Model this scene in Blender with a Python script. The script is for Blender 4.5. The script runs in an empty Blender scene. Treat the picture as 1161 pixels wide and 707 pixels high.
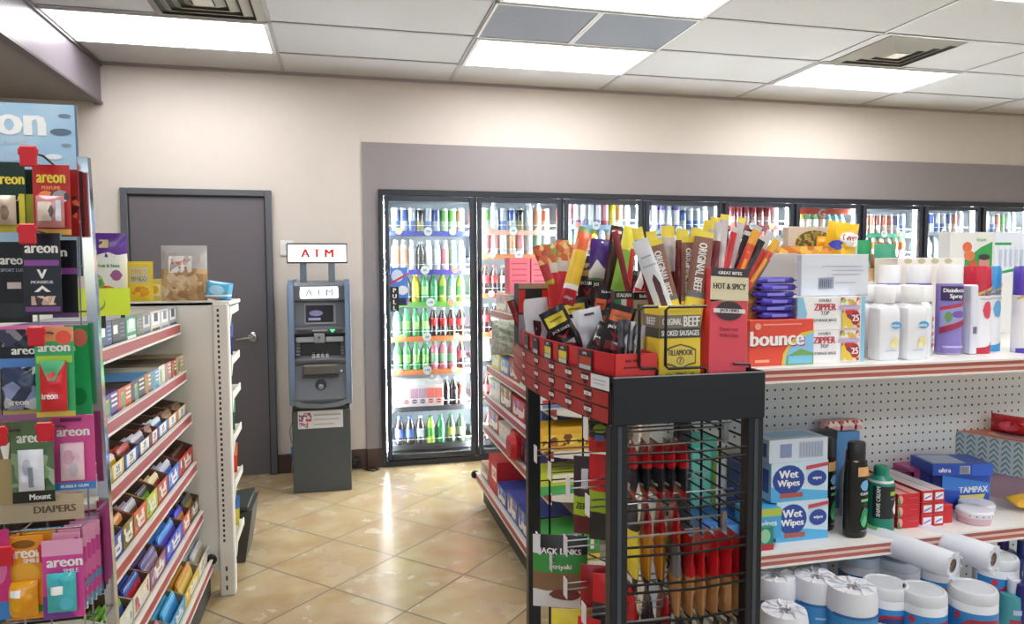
import bpy, math, random
from mathutils import Vector, Matrix
random.seed(7)
PI = math.pi
C = bpy.context.scene.collection
sc = bpy.context.scene

# ------------------------------------------------------------------ camera (image taken as 1161 x 707)
FPX, PITCH, YAW, ROLL = 810.2353, -.0594, -.2357, -.0048
CAM = Vector((.8022, -5.4904, 1.5026))
cy_, sy_, cp_, sp_ = math.cos(YAW), math.sin(YAW), math.cos(PITCH), math.sin(PITCH)
FW = Vector((-sy_*cp_, cy_*cp_, sp_)); R0 = Vector((cy_, sy_, 0)); U0 = R0.cross(FW)
RT = R0*math.cos(ROLL)+U0*math.sin(ROLL); UP = U0*math.cos(ROLL)-R0*math.sin(ROLL)
cam_d = bpy.data.cameras.new('camera'); cam = bpy.data.objects.new('camera', cam_d); C.objects.link(cam)
cam.matrix_world = Matrix(((RT.x, UP.x, -FW.x, CAM.x), (RT.y, UP.y, -FW.y, CAM.y), (RT.z, UP.z, -FW.z, CAM.z), (0, 0, 0, 1)))
cam_d.sensor_width = 36; cam_d.lens = FPX/1161*36; cam_d.clip_start = .02
sc.camera = cam

def _ray(u, v): return FW+RT*((u-580.5)/FPX)-UP*((v-353.5)/FPX)
def _at(u, v, ax, val):
    d = _ray(u, v); t = (val-CAM[ax])/d[ax]; return CAM+d*t
def atX(u, v, x): return _at(u, v, 0, x)
def atY(u, v, y): return _at(u, v, 1, y)
def atZ(u, v, z): return _at(u, v, 2, z)

# ------------------------------------------------------------------ materials
def lin(c): return c/12.92 if c <= .04045 else ((c+.055)/1.055)**2.4
def rgb(h):
    if isinstance(h, str):
        h = h.lstrip('#'); h = ''.join(c*2 for c in h) if len(h) == 3 else h; return tuple(lin(int(h[i:i+2], 16)/255) for i in (0, 2, 4))+(1,)
    return tuple(h)+(1,)
_M = {}
def mat(col, rough=.5, metal=0, emis=0, trans=0, alpha=1, noise=0, coat=0):
    key = (col, rough, metal, emis, trans, alpha, noise, coat)
    if key in _M: return _M[key]
    m = bpy.data.materials.new('surface_%d' % len(_M)); m.use_nodes = True
    nt = m.node_tree; b = nt.nodes['Principled BSDF']; c = rgb(col)
    b.inputs['Base Color'].default_value = c; b.inputs['Roughness'].default_value = rough
    b.inputs['Metallic'].default_value = metal; b.inputs['Alpha'].default_value = alpha
    b.inputs['Transmission Weight'].default_value = trans; b.inputs['Coat Weight'].default_value = coat
    if emis: b.inputs['Emission Color'].default_value = c; b.inputs['Emission Strength'].default_value = emis
    if noise:
        tc = nt.nodes.new('ShaderNodeTexCoord'); n = nt.nodes.new('ShaderNodeTexNoise'); n.inputs['Scale'].default_value = 14
        mx = nt.nodes.new('ShaderNodeMix'); mx.data_type = 'RGBA'
        mx.inputs[6].default_value = tuple(x*(1-noise) for x in c[:3])+(1,); mx.inputs[7].default_value = tuple(min(1, x*(1+noise)) for x in c[:3])+(1,)
        nt.links.new(tc.outputs['Object'], n.inputs['Vector']); nt.links.new(n.outputs['Fac'], mx.inputs[0]); nt.links.new(mx.outputs[2], b.inputs['Base Color'])
    _M[key] = m; return m
def art(cols, scale=40, rough=.35, kind='v'):
    """printed picture: patches of the given ink colours"""
    key = ('art', tuple(cols), scale, rough, kind)
    if key in _M: return _M[key]
    m = bpy.data.materials.new('printed_%d' % len(_M)); m.use_nodes = True; nt = m.node_tree; b = nt.nodes['Principled BSDF']
    b.inputs['Roughness'].default_value = rough
    tc = nt.nodes.new('ShaderNodeTexCoord')
    if kind == 'v':
        n = nt.nodes.new('ShaderNodeTexVoronoi'); n.inputs['Scale'].default_value = scale; sep = nt.nodes.new('ShaderNodeSeparateColor')
        nt.links.new(n.outputs['Color'], sep.inputs[0]); out = sep.outputs[0]
    else:
        n = nt.nodes.new('ShaderNodeTexNoise'); n.inputs['Scale'].default_value = scale; n.inputs['Detail'].default_value = 3; out = n.outputs['Fac']
    nt.links.new(tc.outputs['Object'], n.inputs['Vector'])
    r = nt.nodes.new('ShaderNodeValToRGB'); r.color_ramp.interpolation = 'CONSTANT' if kind == 'v' else 'LINEAR'
    el = r.color_ramp.elements; k = len(cols)
    for i, c in enumerate(cols):
        pos = i/k if kind == 'v' else .3+.4*i/max(1, k-1)
        if i < 2: el[i].position = pos; el[i].color = rgb(c)
        else: e = el.new(pos); e.color = rgb(c)
    nt.links.new(out, r.inputs[0]); nt.links.new(r.outputs[0], b.inputs['Base Color'])
    _M[key] = m; return m
class NB:
    def __init__(s, name):
        s.m = bpy.data.materials.new(name); s.m.use_nodes = True; s.nt = s.m.node_tree; s.b = s.nt.nodes['Principled BSDF']
        s.tc = s.nt.nodes.new('ShaderNodeTexCoord'); s.sep = s.nt.nodes.new('ShaderNodeSeparateXYZ'); s.nt.links.new(s.tc.outputs['Object'], s.sep.inputs[0])
    def math(s, op, a, b=None, c=None):
        n = s.nt.nodes.new('ShaderNodeMath'); n.operation = op
        for i, v in enumerate((a, b, c)):
            if v is None: continue
            if isinstance(v, (int, float)): n.inputs[i].default_value = v
            else: s.nt.links.new(v, n.inputs[i])
        return n.outputs[0]
    def mix(s, f, a, b):
        n = s.nt.nodes.new('ShaderNodeMix'); n.data_type = 'RGBA'
        for i, v in ((0, f), (6, a), (7, b)):
            if hasattr(v, 'links') or hasattr(v, 'is_linked'): s.nt.links.new(v, n.inputs[i])
            else: n.inputs[i].default_value = v
        return n.outputs[2]
    def noise(s, scale, detail=4, vec=None):
        n = s.nt.nodes.new('ShaderNodeTexNoise'); n.inputs['Scale'].default_value = scale; n.inputs['Detail'].default_value = detail
        s.nt.links.new(vec or s.tc.outputs['Object'], n.inputs['Vector']); return n.outputs['Fac']
    def col(s, v): s.nt.links.new(v, s.b.inputs['Base Color'])
def pegmat(ax=0, sp=.0254, r=.0034, base='#e2e0dc'):
    q = NB('perforated_panel_%d' % ax); a = q.sep.outputs[ax]; z = q.sep.outputs[2]
    fa = q.math('SUBTRACT', q.math('FRACT', q.math('DIVIDE', a, sp)), .5); fz = q.math('SUBTRACT', q.math('FRACT', q.math('DIVIDE', z, sp)), .5)
    d = q.math('SQRT', q.math('ADD', q.math('MULTIPLY', fa, fa), q.math('MULTIPLY', fz, fz)))
    q.col(q.mix(q.math('LESS_THAN', d, r/sp), rgb(base), rgb('#2b2b2c'))); q.b.inputs['Roughness'].default_value = .45
    return q.m
def floor_mat():
    q = NB('ceramic_tile_floor'); q.b.inputs['Roughness'].default_value = .22
    T = .446; s = 2**-.5/T; x = q.math('SUBTRACT', q.sep.outputs[0], .4256); y = q.math('SUBTRACT', q.sep.outputs[1], -1.764)
    a = q.math('MULTIPLY', q.math('ADD', x, y), s); b = q.math('MULTIPLY', q.math('SUBTRACT', x, y), s)
    ia = q.math('FLOOR', a); ib = q.math('FLOOR', b)
    ga = q.math('ABSOLUTE', q.math('SUBTRACT', q.math('FRACT', a), .5)); gb = q.math('ABSOLUTE', q.math('SUBTRACT', q.math('FRACT', b), .5))
    g = q.math('GREATER_THAN', q.math('MAXIMUM', ga, gb), .5-.0048/T)
    w = q.nt.nodes.new('ShaderNodeTexWhiteNoise'); w.noise_dimensions = '2D'; cb = q.nt.nodes.new('ShaderNodeCombineXYZ')
    q.nt.links.new(ia, cb.inputs[0]); q.nt.links.new(ib, cb.inputs[1]); q.nt.links.new(cb.outputs[0], w.inputs['Vector'])
    # each tile shows another piece of the cloudy print
    cb2 = q.nt.nodes.new('ShaderNodeCombineXYZ'); q.nt.links.new(x, cb2.inputs[0]); q.nt.links.new(y, cb2.inputs[1]); q.nt.links.new(q.math('MULTIPLY', w.outputs['Value'], 9), cb2.inputs[2])
    n1 = q.noise(5, 7, cb2.outputs[0]); n2 = q.noise(6, 4, cb2.outputs[0])
    def ramp(v, a, b): 
        r = q.nt.nodes.new('ShaderNodeMapRange'); r.inputs[1].default_value = a; r.inputs[2].default_value = b; q.nt.links.new(v, r.inputs[0]); return r.outputs[0]
    c1 = q.mix(ramp(n1, .32, .68), rgb('#ad9068'), rgb('#c4b28c'))
    c2 = q.mix(q.math('MULTIPLY', ramp(n2, .4, .75), .5), c1, rgb('#c6bca8'))
    c3 = q.mix(q.math('MULTIPLY', w.outputs['Value'], .22), c2, rgb('#b29468'))
    q.col(q.mix(g, c3, rgb('#6f6354')))
    q.nt.links.new(q.math('ADD', q.math('MULTIPLY', n2, .25), q.math('ADD', .12, q.math('MULTIPLY', g, .4))), q.b.inputs['Roughness'])
    return q.m
def ceiling_mat():
    q = NB('acoustic_tile'); q.b.inputs['Roughness'].default_value = .85
    n = q.noise(220, 2); n2 = q.noise(1.3, 3)
    c = q.mix(q.math('GREATER_THAN', n, .62), rgb('#bfbdbf'), rgb('#b0aeb0')); q.col(q.mix(q.math('MULTIPLY', n2, .25), c, rgb('#a8a6a9')))
    return q.m
def glassmat(tint='#ffffff', gloss=.9, ior=1.45):
    key = ('glass', tint, gloss, ior)
    if key in _M: return _M[key]
    m = bpy.data.materials.new('thin_glass_%d' % len(_M)); m.use_nodes = True; nt = m.node_tree; nt.nodes.clear()
    o = nt.nodes.new('ShaderNodeOutputMaterial'); t = nt.nodes.new('ShaderNodeBsdfTransparent'); t.inputs[0].default_value = rgb(tint)
    g = nt.nodes.new('ShaderNodeBsdfGlossy'); g.inputs['Roughness'].default_value = .03; fr = nt.nodes.new('ShaderNodeFresnel'); fr.inputs[0].default_value = ior
    mu = nt.nodes.new('ShaderNodeMath'); mu.operation = 'MULTIPLY_ADD'; mu.inputs[1].default_value = gloss; mu.inputs[2].default_value = .01
    mx = nt.nodes.new('ShaderNodeMixShader'); nt.links.new(fr.outputs[0], mu.inputs[0]); nt.links.new(mu.outputs[0], mx.inputs[0])
    nt.links.new(t.outputs[0], mx.inputs[1]); nt.links.new(g.outputs[0], mx.inputs[2]); nt.links.new(mx.outputs[0], o.inputs[0])
    _M[key] = m; return m

# ------------------------------------------------------------------ mesh builder
_TXT = {}
def text_mesh(s, bold):
    k = (s, bold)
    if k in _TXT: return _TXT[k]
    cu = bpy.data.curves.new('t', 'FONT'); cu.body = s; cu.resolution_u = 2; cu.offset = 0; cu.align_x = 'LEFT'
    o = bpy.data.objects.new('t', cu); C.objects.link(o); dg = bpy.context.evaluated_depsgraph_get(); me = o.evaluated_get(dg).to_mesh()
    v = [(p.co.x, p.co.y) for p in me.vertices]; f = [tuple(p.vertices) for p in me.polygons]
    o.evaluated_get(dg).to_mesh_clear(); bpy.data.objects.remove(o); bpy.data.curves.remove(cu)
    if v:
        x0 = min(p[0] for p in v); x1 = max(p[0] for p in v); y0 = min(p[1] for p in v); y1 = max(p[1] for p in v)
        v = [(p[0]-(x0+x1)/2, p[1]-(y0+y1)/2) for p in v]; sz = (x1-x0, y1-y0)
    else: sz = (1, 1)
    _TXT[k] = (v, f, sz); return _TXT[k]
class MB:
    def __init__(s): s.v = []; s.f = []; s.fm = []; s.mats = []; s.mi = {}
    def mid(s, m):
        if m.name not in s.mi: s.mi[m.name] = len(s.mats); s.mats.append(m)
        return s.mi[m.name]
    def add(s, vs, fs, m, M=None):
        o = len(s.v); s.v += [tuple(M @ Vector(p)) if M else tuple(p) for p in vs]; k = s.mid(m) if not isinstance(m, list) else None
        for i, f in enumerate(fs): s.f.append(tuple(o+j for j in f)); s.fm.append(k if k is not None else s.mid(m[i]))
        return s
    def box(s, x0, x1, y0, y1, z0, z1, m, M=None, b=0):
        if b <= 0:
            vs = [(x, y, z) for x in (x0, x1) for y in (y0, y1) for z in (z0, z1)]
            return s.add(vs, [(0, 1, 3, 2), (4, 6, 7, 5), (0, 4, 5, 1), (2, 3, 7, 6), (0, 2, 6, 4), (1, 5, 7, 3)], m, M)
        b = min(b, (x1-x0)/2.01, (y1-y0)/2.01, (z1-z0)/2.01)   # chamfered box
        vs = []; idx = {}
        for ix, x in enumerate((x0, x1)):
            for iy, y in enumerate((y0, y1)):
                for iz, z in enumerate((z0, z1)):
                    sx, sy, sz = (1, -1)[ix]*b, (1, -1)[iy]*b, (1, -1)[iz]*b
                    for a, p in enumerate(((x, y+sy, z+sz), (x+sx, y, z+sz), (x+sx, y+sy, z))): idx[ix, iy, iz, a] = len(vs); vs.append(p)
        I = lambda *k: idx[k]; fs = []
        for ix in (0, 1): fs.append([I(ix, 0, 0, 0), I(ix, 1, 0, 0), I(ix, 1, 1, 0), I(ix, 0, 1, 0)][::1 if ix else -1])
        for iy in (0, 1): fs.append([I(0, iy, 0, 1), I(1, iy, 0, 1), I(1, iy, 1, 1), I(0, iy, 1, 1)][::-1 if iy else 1])
        for iz in (0, 1): fs.append([I(0, 0, iz, 2), I(1, 0, iz, 2), I(1, 1, iz, 2), I(0, 1, iz, 2)][::1 if iz else -1])
        for ix in (0, 1):
            for iy in (0, 1): fs.append([I(ix, iy, 0, 0), I(ix, iy, 1, 0), I(ix, iy, 1, 1), I(ix, iy, 0, 1)][::1 if ix != iy else -1])
        for ix in (0, 1):
            for iz in (0, 1): fs.append([I(ix, 0, iz, 0), I(ix, 1, iz, 0), I(ix, 1, iz, 2), I(ix, 0, iz, 2)][::-1 if ix != iz else 1])
        for iy in (0, 1):
            for iz in (0, 1): fs.append([I(0, iy, iz, 1), I(1, iy, iz, 1), I(1, iy, iz, 2), I(0, iy, iz, 2)][::1 if iy != iz else -1])
        for ix in (0, 1):
            for iy in (0, 1):
                for iz in (0, 1): fs.append([I(ix, iy, iz, 0), I(ix, iy, iz, 1), I(ix, iy, iz, 2)][::1 if (ix+iy+iz) % 2 else -1])
        return s.add(vs, fs, m, M)
    def lathe(s, prof, m, n=16, M=None, cap=True):
        """prof: [(r, z)] or [(r, z, material of the band above)]"""
        vs = []; fs = []; ms = []
        for p in prof:
            for i in range(n): a = 2*PI*i/n; vs.append((p[0]*math.cos(a), p[0]*math.sin(a), p[1]))
        for k in range(len(prof)-1):
            mm = prof[k][2] if len(prof[k]) > 2 and prof[k][2] else m
            for i in range(n): j = (i+1) % n; fs.append((k*n+i, k*n+j, (k+1)*n+j, (k+1)*n+i)); ms.append(mm)
        if cap:
            if prof[0][0] > 1e-4: fs.append(tuple(range(n))[::-1]); ms.append(prof[0][2] if len(prof[0]) > 2 and prof[0][2] else m)
            if prof[-1][0] > 1e-4:
                fs.append(tuple((len(prof)-1)*n+i for i in range(n))); q = prof[-2]; ms.append(q[2] if len(q) > 2 and q[2] else m)
        return s.add(vs, fs, ms, M)
    def tube(s, pts, r, m, n=6, M=None, closed=False):
        P = [Vector(p) for p in pts]; vs = []; fs = []; k = len(P); prev = None
        for i, p in enumerate(P):
            if closed: d = P[(i+1) % k]-P[i-1]
            else: d = P[min(i+1, k-1)]-P[max(i-1, 0)]
            d.normalize()
            if prev is None: a = d.orthogonal().normalized()
            else: a = (prev-d*prev.dot(d)).normalized()
            prev = a; b = d.cross(a)
            for j in range(n): t = 2*PI*j/n; vs.append(p+a*(r*math.cos(t))+b*(r*math.sin(t)))
        for i in range(k if closed else k-1):
            i2 = (i+1) % k
            for j in range(n): j2 = (j+1) % n; fs.append((i*n+j, i*n+j2, i2*n+j2, i2*n+j))
        if not closed: fs += [tuple(range(n))[::-1], tuple((k-1)*n+j for j in range(n))]
        return s.add(vs, fs, m, M)
    def prism(s, poly, axis, a0, a1, m, M=None):
        """poly: 2D points in the plane normal to axis (x:(y,z) y:(x,z) z:(x,y))"""
        def p3(p, a): return {'x': (a, p[0], p[1]), 'y': (p[0], a, p[1]), 'z': (p[0], p[1], a)}[axis]
        n = len(poly); vs = [p3(p, a0) for p in poly]+[p3(p, a1) for p in poly]
        fs = [tuple(range(n))[::-1], tuple(range(n, 2*n))]+[(i, (i+1) % n, n+(i+1) % n, n+i) for i in range(n)]
        return s.add(vs, fs, m, M)
    # printed marks on a face: mf maps (a, b, e) -> point
    def deco(s, mf, W, H, items, e0=.0004, sub=1, M=None):
        def patch(pts, m, e):          # a convex outline laid on the surface in small cells
            if sub == 1: s.add([mf(p[0], p[1], e) for p in pts], [tuple(range(len(pts)))], m, M); return
            x0 = min(p[0] for p in pts); x1 = max(p[0] for p in pts); n = max(2, min(28, int((x1-x0)/W*sub*1.6)+1)); rows = []; k = len(pts); zc = sum(p[1] for p in pts)/k
            for i in range(n+1):
                x = x0+(x1-x0)*i/n; x = min(max(x, x0+(x1-x0)*1e-4), x1-(x1-x0)*1e-4); ys = []
                for j in range(k):
                    p, q = pts[j], pts[(j+1) % k]
                    if (p[0]-x)*(q[0]-x) <= 0 and abs(p[0]-q[0]) > 1e-12: ys.append(p[1]+(q[1]-p[1])*(x-p[0])/(q[0]-p[0]))
                rows.append((x, min(ys) if ys else zc, max(ys) if ys else zc))
            h = max(r[2]-r[1] for r in rows); mm = max(1, min(10, int(h/H*sub)+1)) if sub > 1 else 1; vs = []; fs = []
            for x, a_, b_ in rows:
                for j in range(mm+1): vs.append(mf(x, a_+(b_-a_)*j/mm, e))
            for i in range(n):
                for j in range(mm): q = i*(mm+1)+j; fs.append((q, q+mm+1, q+mm+2, q+1))
            s.add(vs, fs, m, M)
        for i, it in enumerate(items):
            e = e0+i*.00025
            if it[0] == 'r': _, x0, z0, x1, z1, m = it; patch([(x0*W, z0*H), (x1*W, z0*H), (x1*W, z1*H), (x0*W, z1*H)], m, e)
            elif it[0] == 'e': _, cx, cz, rx, rz, m = it; patch([((cx+rx*math.cos(2*PI*k/20+.01))*W, (cz+rz*math.sin(2*PI*k/20+.01))*H) for k in range(20)], m, e)
            elif it[0] == 'p': patch([(p[0]*W, p[1]*H) for p in it[1]], it[2], e)
            elif it[0] == 't':
                _, t, cx, cz, h, m = it[:6]; mw = it[6] if len(it) > 6 else .9; rot = it[7] if len(it) > 7 else 0
                v, f, sz = text_mesh(t, 1)
                if not f: continue
                L = (W if not rot else H)*mw; sx = h*H/sz[1] if not rot else h*W/sz[1]
                sxx = min(sx, L/sz[0]); ca, sa = math.cos(rot), math.sin(rot)
                for sh_ in (-.045, 0, .045):
                    vs = []; e += .00006
                    for p in v: x = (p[0]+sh_)*sxx; y = p[1]*sx; vs.append(mf(cx*W+x*ca-y*sa, cz*H+x*sa+y*ca, e))
                    s.add(vs, f, m, M)
        return s
    def obj(s, name, parent=None, loc=(0, 0, 0), rz=0, M=None, smooth=True):
        me = bpy.data.meshes.new(name); me.from_pydata(s.v, [], s.f)
        for m in s.mats: me.materials.append(m)
        me.polygons.foreach_set('material_index', s.fm)
        if smooth:
            me.polygons.foreach_set('use_smooth', [True]*len(s.f)); me.set_sharp_from_angle(angle=math.radians(32))
        me.update()
        o = bpy.data.objects.new(name, me); C.objects.link(o)
        if M is not None: o.matrix_world = M
        else: o.location = loc; o.rotation_euler = (0, 0, rz)
        if parent: o.parent = parent
        return o
def tag(o, label, cat, group=None):
    if len(label.split()) > 16: print('LONG', label)
    o['label'] = label; o['category'] = cat
    if group: o['group'] = group
    return o
def struct(o): o['kind'] = 'structure'; return o
def empty(name, loc=(0, 0, 0), rz=0):
    o = bpy.data.objects.new(name, None); C.objects.link(o); o.location = loc; o.rotation_euler = (0, 0, rz); o.empty_display_size = .05; return o
def dup(root, loc=None, rz=None, M=None):
    r = root.copy(); C.objects.link(r)
    if M is not None: r.matrix_world = M
    else:
        if loc is not None: r.location = loc
        if rz is not None: r.rotation_euler = (0, 0, rz)
    for ch in list(root.children):
        c = ch.copy(); C.objects.link(c); c.parent = r
        for g in list(ch.children): d = g.copy(); C.objects.link(d); d.parent = c
    return r
ORD = ['first', 'second', 'third', 'fourth', 'fifth', 'sixth', 'seventh', 'eighth', 'ninth', 'tenth', 'eleventh', 'twelfth', 'thirteenth']

# face maps of a w x d x h box standing on z = 0, centred in x and y
def fF(w, d, h): return lambda a, b, e: (a, -d/2-e, h/2+b)
def fB(w, d, h): return lambda a, b, e: (-a, d/2+e, h/2+b)
def fR(w, d, h): return lambda a, b, e: (w/2+e, a, h/2+b)
def fL(w, d, h): return lambda a, b, e: (-w/2-e, -a, h/2+b)
def fT(w, d, h): return lambda a, b, e: (a, b, h+e)
def carton(name, w, d, h, m, F=(), R=(), L=(), T=(), loc=(0, 0, 0), rz=0, M=None, parent=None, mb=None):
    q = mb or MB(); q.box(-w/2, w/2, -d/2, d/2, 0, h, m, b=.0012)
    q.deco(fF(w, d, h), w, h, F); q.deco(fR(w, d, h), d, h, R); q.deco(fL(w, d, h), d, h, L); q.deco(fT(w, d, h), w, d, T)
    return q.obj(name, parent, loc, rz, M)
def fC(r, h): return lambda a, b, e: ((r+e)*math.sin(a/r), -(r+e)*math.cos(a/r), h/2+b)
def bag_fn(w, h, t, seal=.03, crink=.0, seed=0, lens=False):
    rnd = random.Random(seed); ph = [rnd.uniform(0, 6.28) for _ in range(6)]
    def th(a, b):
        u = min(1, abs(a)/(w/2)); v = (b+h/2)/h; s0 = seal; s1 = 1-seal
        if v <= s0 or v >= s1: k = 0
        else: k = (1-abs(2*(v-s0)/(s1-s0)-1)**3)**.6
        if lens: k = max(0, math.sin(PI*v))**.8
        y = t/2*k*(1-u**2.6)**.55
        if crink: y += crink*k*(math.sin(a*130+ph[0]+b*40)+math.sin(b*150+ph[1]+a*60)+.6*math.sin((a-b)*230+ph[2]))*(1-u**4)
        return y+.0006
    return th
def bag(name, w, h, t, zones, F=(), seal=.03, crink=.001, seed=0, M=None, loc=(0, 0, 0), rz=0, parent=None, nx=8, nz=14, back=None, lens=False):
    """pillow pouch standing on z = 0; zones [(v0, v1, material)]"""
    q = MB(); th = bag_fn(w, h, t, seal, crink, seed, lens); vs = []; fs = []; ms = []
    zr = [-h/2+h*k/nz for k in range(nz+1)]; xr = [-w/2+w*k/nx for k in range(nx+1)]
    for sgn in (-1, 1):
        o = len(vs)
        for z in zr:
            for x in xr: y = th(x, z); vs.append((x, sgn*y, z+h/2))
        for k in range(nz):
            v = (k+.5)/nz; mm = zones[-1][2]
            for a, b, m_ in zones:
                if a <= v < b: mm = m_
            if sgn > 0 and back: mm = back
            for i in range(nx):
                p = o+k*(nx+1)+i; f = (p, p+1, p+nx+2, p+nx+1); fs.append(f if sgn < 0 else f[::-1]); ms.append(mm)
    n2 = (nx+1)*(nz+1)
    for k in range(nz):
        for i in (0, nx): a = k*(nx+1)+i; b = a+nx+1; f = (a, b, b+n2, a+n2); fs.append(f if i else f[::-1]); ms.append(ms[k*nx])
    for i in range(nx):
        for k in (0, nz): a = k*(nx+1)+i; f = (a, a+1, a+1+n2, a+n2); fs.append(f if k else f[::-1]); ms.append(ms[min(k, nz-1)*nx])
    q.add(vs, fs, ms)
    q.deco(lambda a, b, e: (a, -th(a, b)-e, h/2+b), w, h, F, e0=.0011, sub=8)
    return q.obj(name, parent, loc, rz, M)
def lean(p0, p1, face=(0, -1, 0)):
    """matrix that stands an object on p0 with its z axis towards p1 and its front turned to face"""
    z = (Vector(p1)-Vector(p0)).normalized(); y = -Vector(face); y = (y-z*y.dot(z)).normalized(); x = y.cross(z)
    return Matrix(((x.x, y.x, z.x, p0[0]), (x.y, y.y, z.y, p0[1]), (x.z, y.z, z.z, p0[2]), (0, 0, 0, 1)))
# ================================================================== THE ROOM
XL, XR, YF, HC = -2.6, 8.5, -9.3, 2.93
WALL = mat('#d2cac4', .7, noise=.03); BAND = mat('#8d878b', .6, noise=.03); DARKT = mat('#4a3834', .45)
q = MB(); q.box(XL, XR, YF, 1.2, -.05, 0, floor_mat()); struct(q.obj('floor'))
q = MB(); q.box(XL-.1, 1.08, 0, .1, 0, HC, WALL); q.box(1.08, XR+.1, 0, .1, 2.11, HC, WALL); struct(q.obj('wall_back'))
q = MB(); q.box(.977, 1.1, -.012, 0, 0, 2.453, BAND); q.box(1.1, XR, -.012, 0, 2.1, 2.453, BAND); q.box(7.3, XR, -.012, 0, 0, 2.1, BAND); struct(q.obj('trim_1'))
q = MB(); q.box(XL-.1, XL, YF, 0, 0, HC, WALL); struct(q.obj('wall_left'))
q = MB(); q.box(XR, XR+.1, YF, 0, 0, HC, WALL); struct(q.obj('wall_right'))
q = MB(); q.box(XL, XR, YF-.1, YF, 0, .35, WALL); q.box(XL, XR, YF-.1, YF, 2.6, HC, WALL)
for a, b in ((XL, -2), (.5, .8), (3.3, 3.6), (6.1, 6.4), (8.2, XR)): q.box(a, b, YF-.1, YF, .35, 2.6, WALL)
struct(q.obj('wall_front'))
for i, (a, b) in enumerate(((-2, .5), (.8, 3.3), (3.6, 6.1), (6.4, 8.2))):
    q = MB(); q.box(a, b, YF-.06, YF-.05, .35, 2.6, glassmat()); 
    w = struct(q.obj('window_%d' % (i+1)))
    q = MB(); m = mat('#3b3c40', .4, .6)
    for x in (a, (a+b)/2-.02, b-.04): q.box(x, x+.04, YF-.09, YF-.02, .35, 2.6, m)
    q.box(a, b, YF-.09, YF-.02, .35, .39, m); q.box(a, b, YF-.09, YF-.02, 2.56, 2.6, m); q.obj('frame', w)
q = MB(); q.box(XL, XR, YF, 0, HC, HC+.05, ceiling_mat()); ceil = struct(q.obj('ceiling'))
GX = [1.64+1.207*k for k in range(-3, 6)]; GY = [-.485-.605*k for k in range(0, 15)]
q = MB(); TB = mat('#a09c9e', .5)
for x in GX: q.box(x-.012, x+.012, YF, 0, HC-.006, HC, TB)
for y in GY: q.box(XL, XR, y-.012, y+.012, HC-.006, HC, TB)
q.box(XL, XR, -.02, 0, HC-.02, HC, TB); q.obj('grid', ceil)
q = MB(); q.box(XL, -.80, YF, 0, 2.66, HC-.01, mat('#87817f', .8)); struct(q.obj('trim_2'))
q = MB(); BM = mat('#6f6871', .35); q.box(-.80, -.765, YF, 0, 2.655, HC-.008, BM); q.box(-.81, -.755, YF, 0, 2.645, 2.66, mat('#4e494f', .35)); q.box(-.765, -.75, YF, 0, HC-.03, HC-.006, mat('#5d585e', .4))
struct(q.obj('trim_3'))
q = MB(); 
q.box(XL, -.665, -.014, 0, 0, .145, DARKT, b=.003); q.box(.33, .977, -.014, 0, 0, .145, DARKT, b=.003); q.box(.977, 1.1, -.027, -.012, 0, .145, DARKT, b=.003)
struct(q.obj('baseboard_back'))
# door in the back wall
q = MB(); q.box(-.62, .285, -.012, 0, .008, 2.035, mat('#68646b', .45, noise=.02)); dr = struct(q.obj('door_1'))
FM = mat('#5f636b', .35, .2)
q = MB(); q.box(-.665, -.62, -.035, .0, 0, 2.08, FM, b=.004); q.box(.285, .33, -.035, 0, 0, 2.08, FM, b=.004); q.box(-.62, .285, -.035, 0, 2.035, 2.08, FM, b=.004)
q.box(-.62, -.612, -.02, 0, 0, 2.035, mat('#2a2a2e', .6)); q.box(.277, .285, -.02, 0, 0, 2.035, mat('#2a2a2e', .6)); q.box(-.62, .285, -.02, 0, 2.027, 2.035, mat('#2a2a2e', .6)); q.obj('frame', dr)
CH = mat('#c9ccd2', .2, 1)
hp = atY(287, 382, -.02); q = MB(); Mh = Matrix.Translation((hp.x, -.012, hp.z)) @ Matrix.Rotation(PI/2, 4, 'X')
q.lathe([(.034, 0), (.034, .006), (.026, .012), (.014, .014), (.013, .055), (.009, .06)], CH, 20, Mh)
q.tube([(hp.x, -.062, hp.z), (hp.x-.03, -.066, hp.z-.001), (hp.x-.08, -.064, hp.z-.006), (hp.x-.11, -.06, hp.z-.01)], .009, CH, 8); q.obj('handle', dr)

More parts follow.
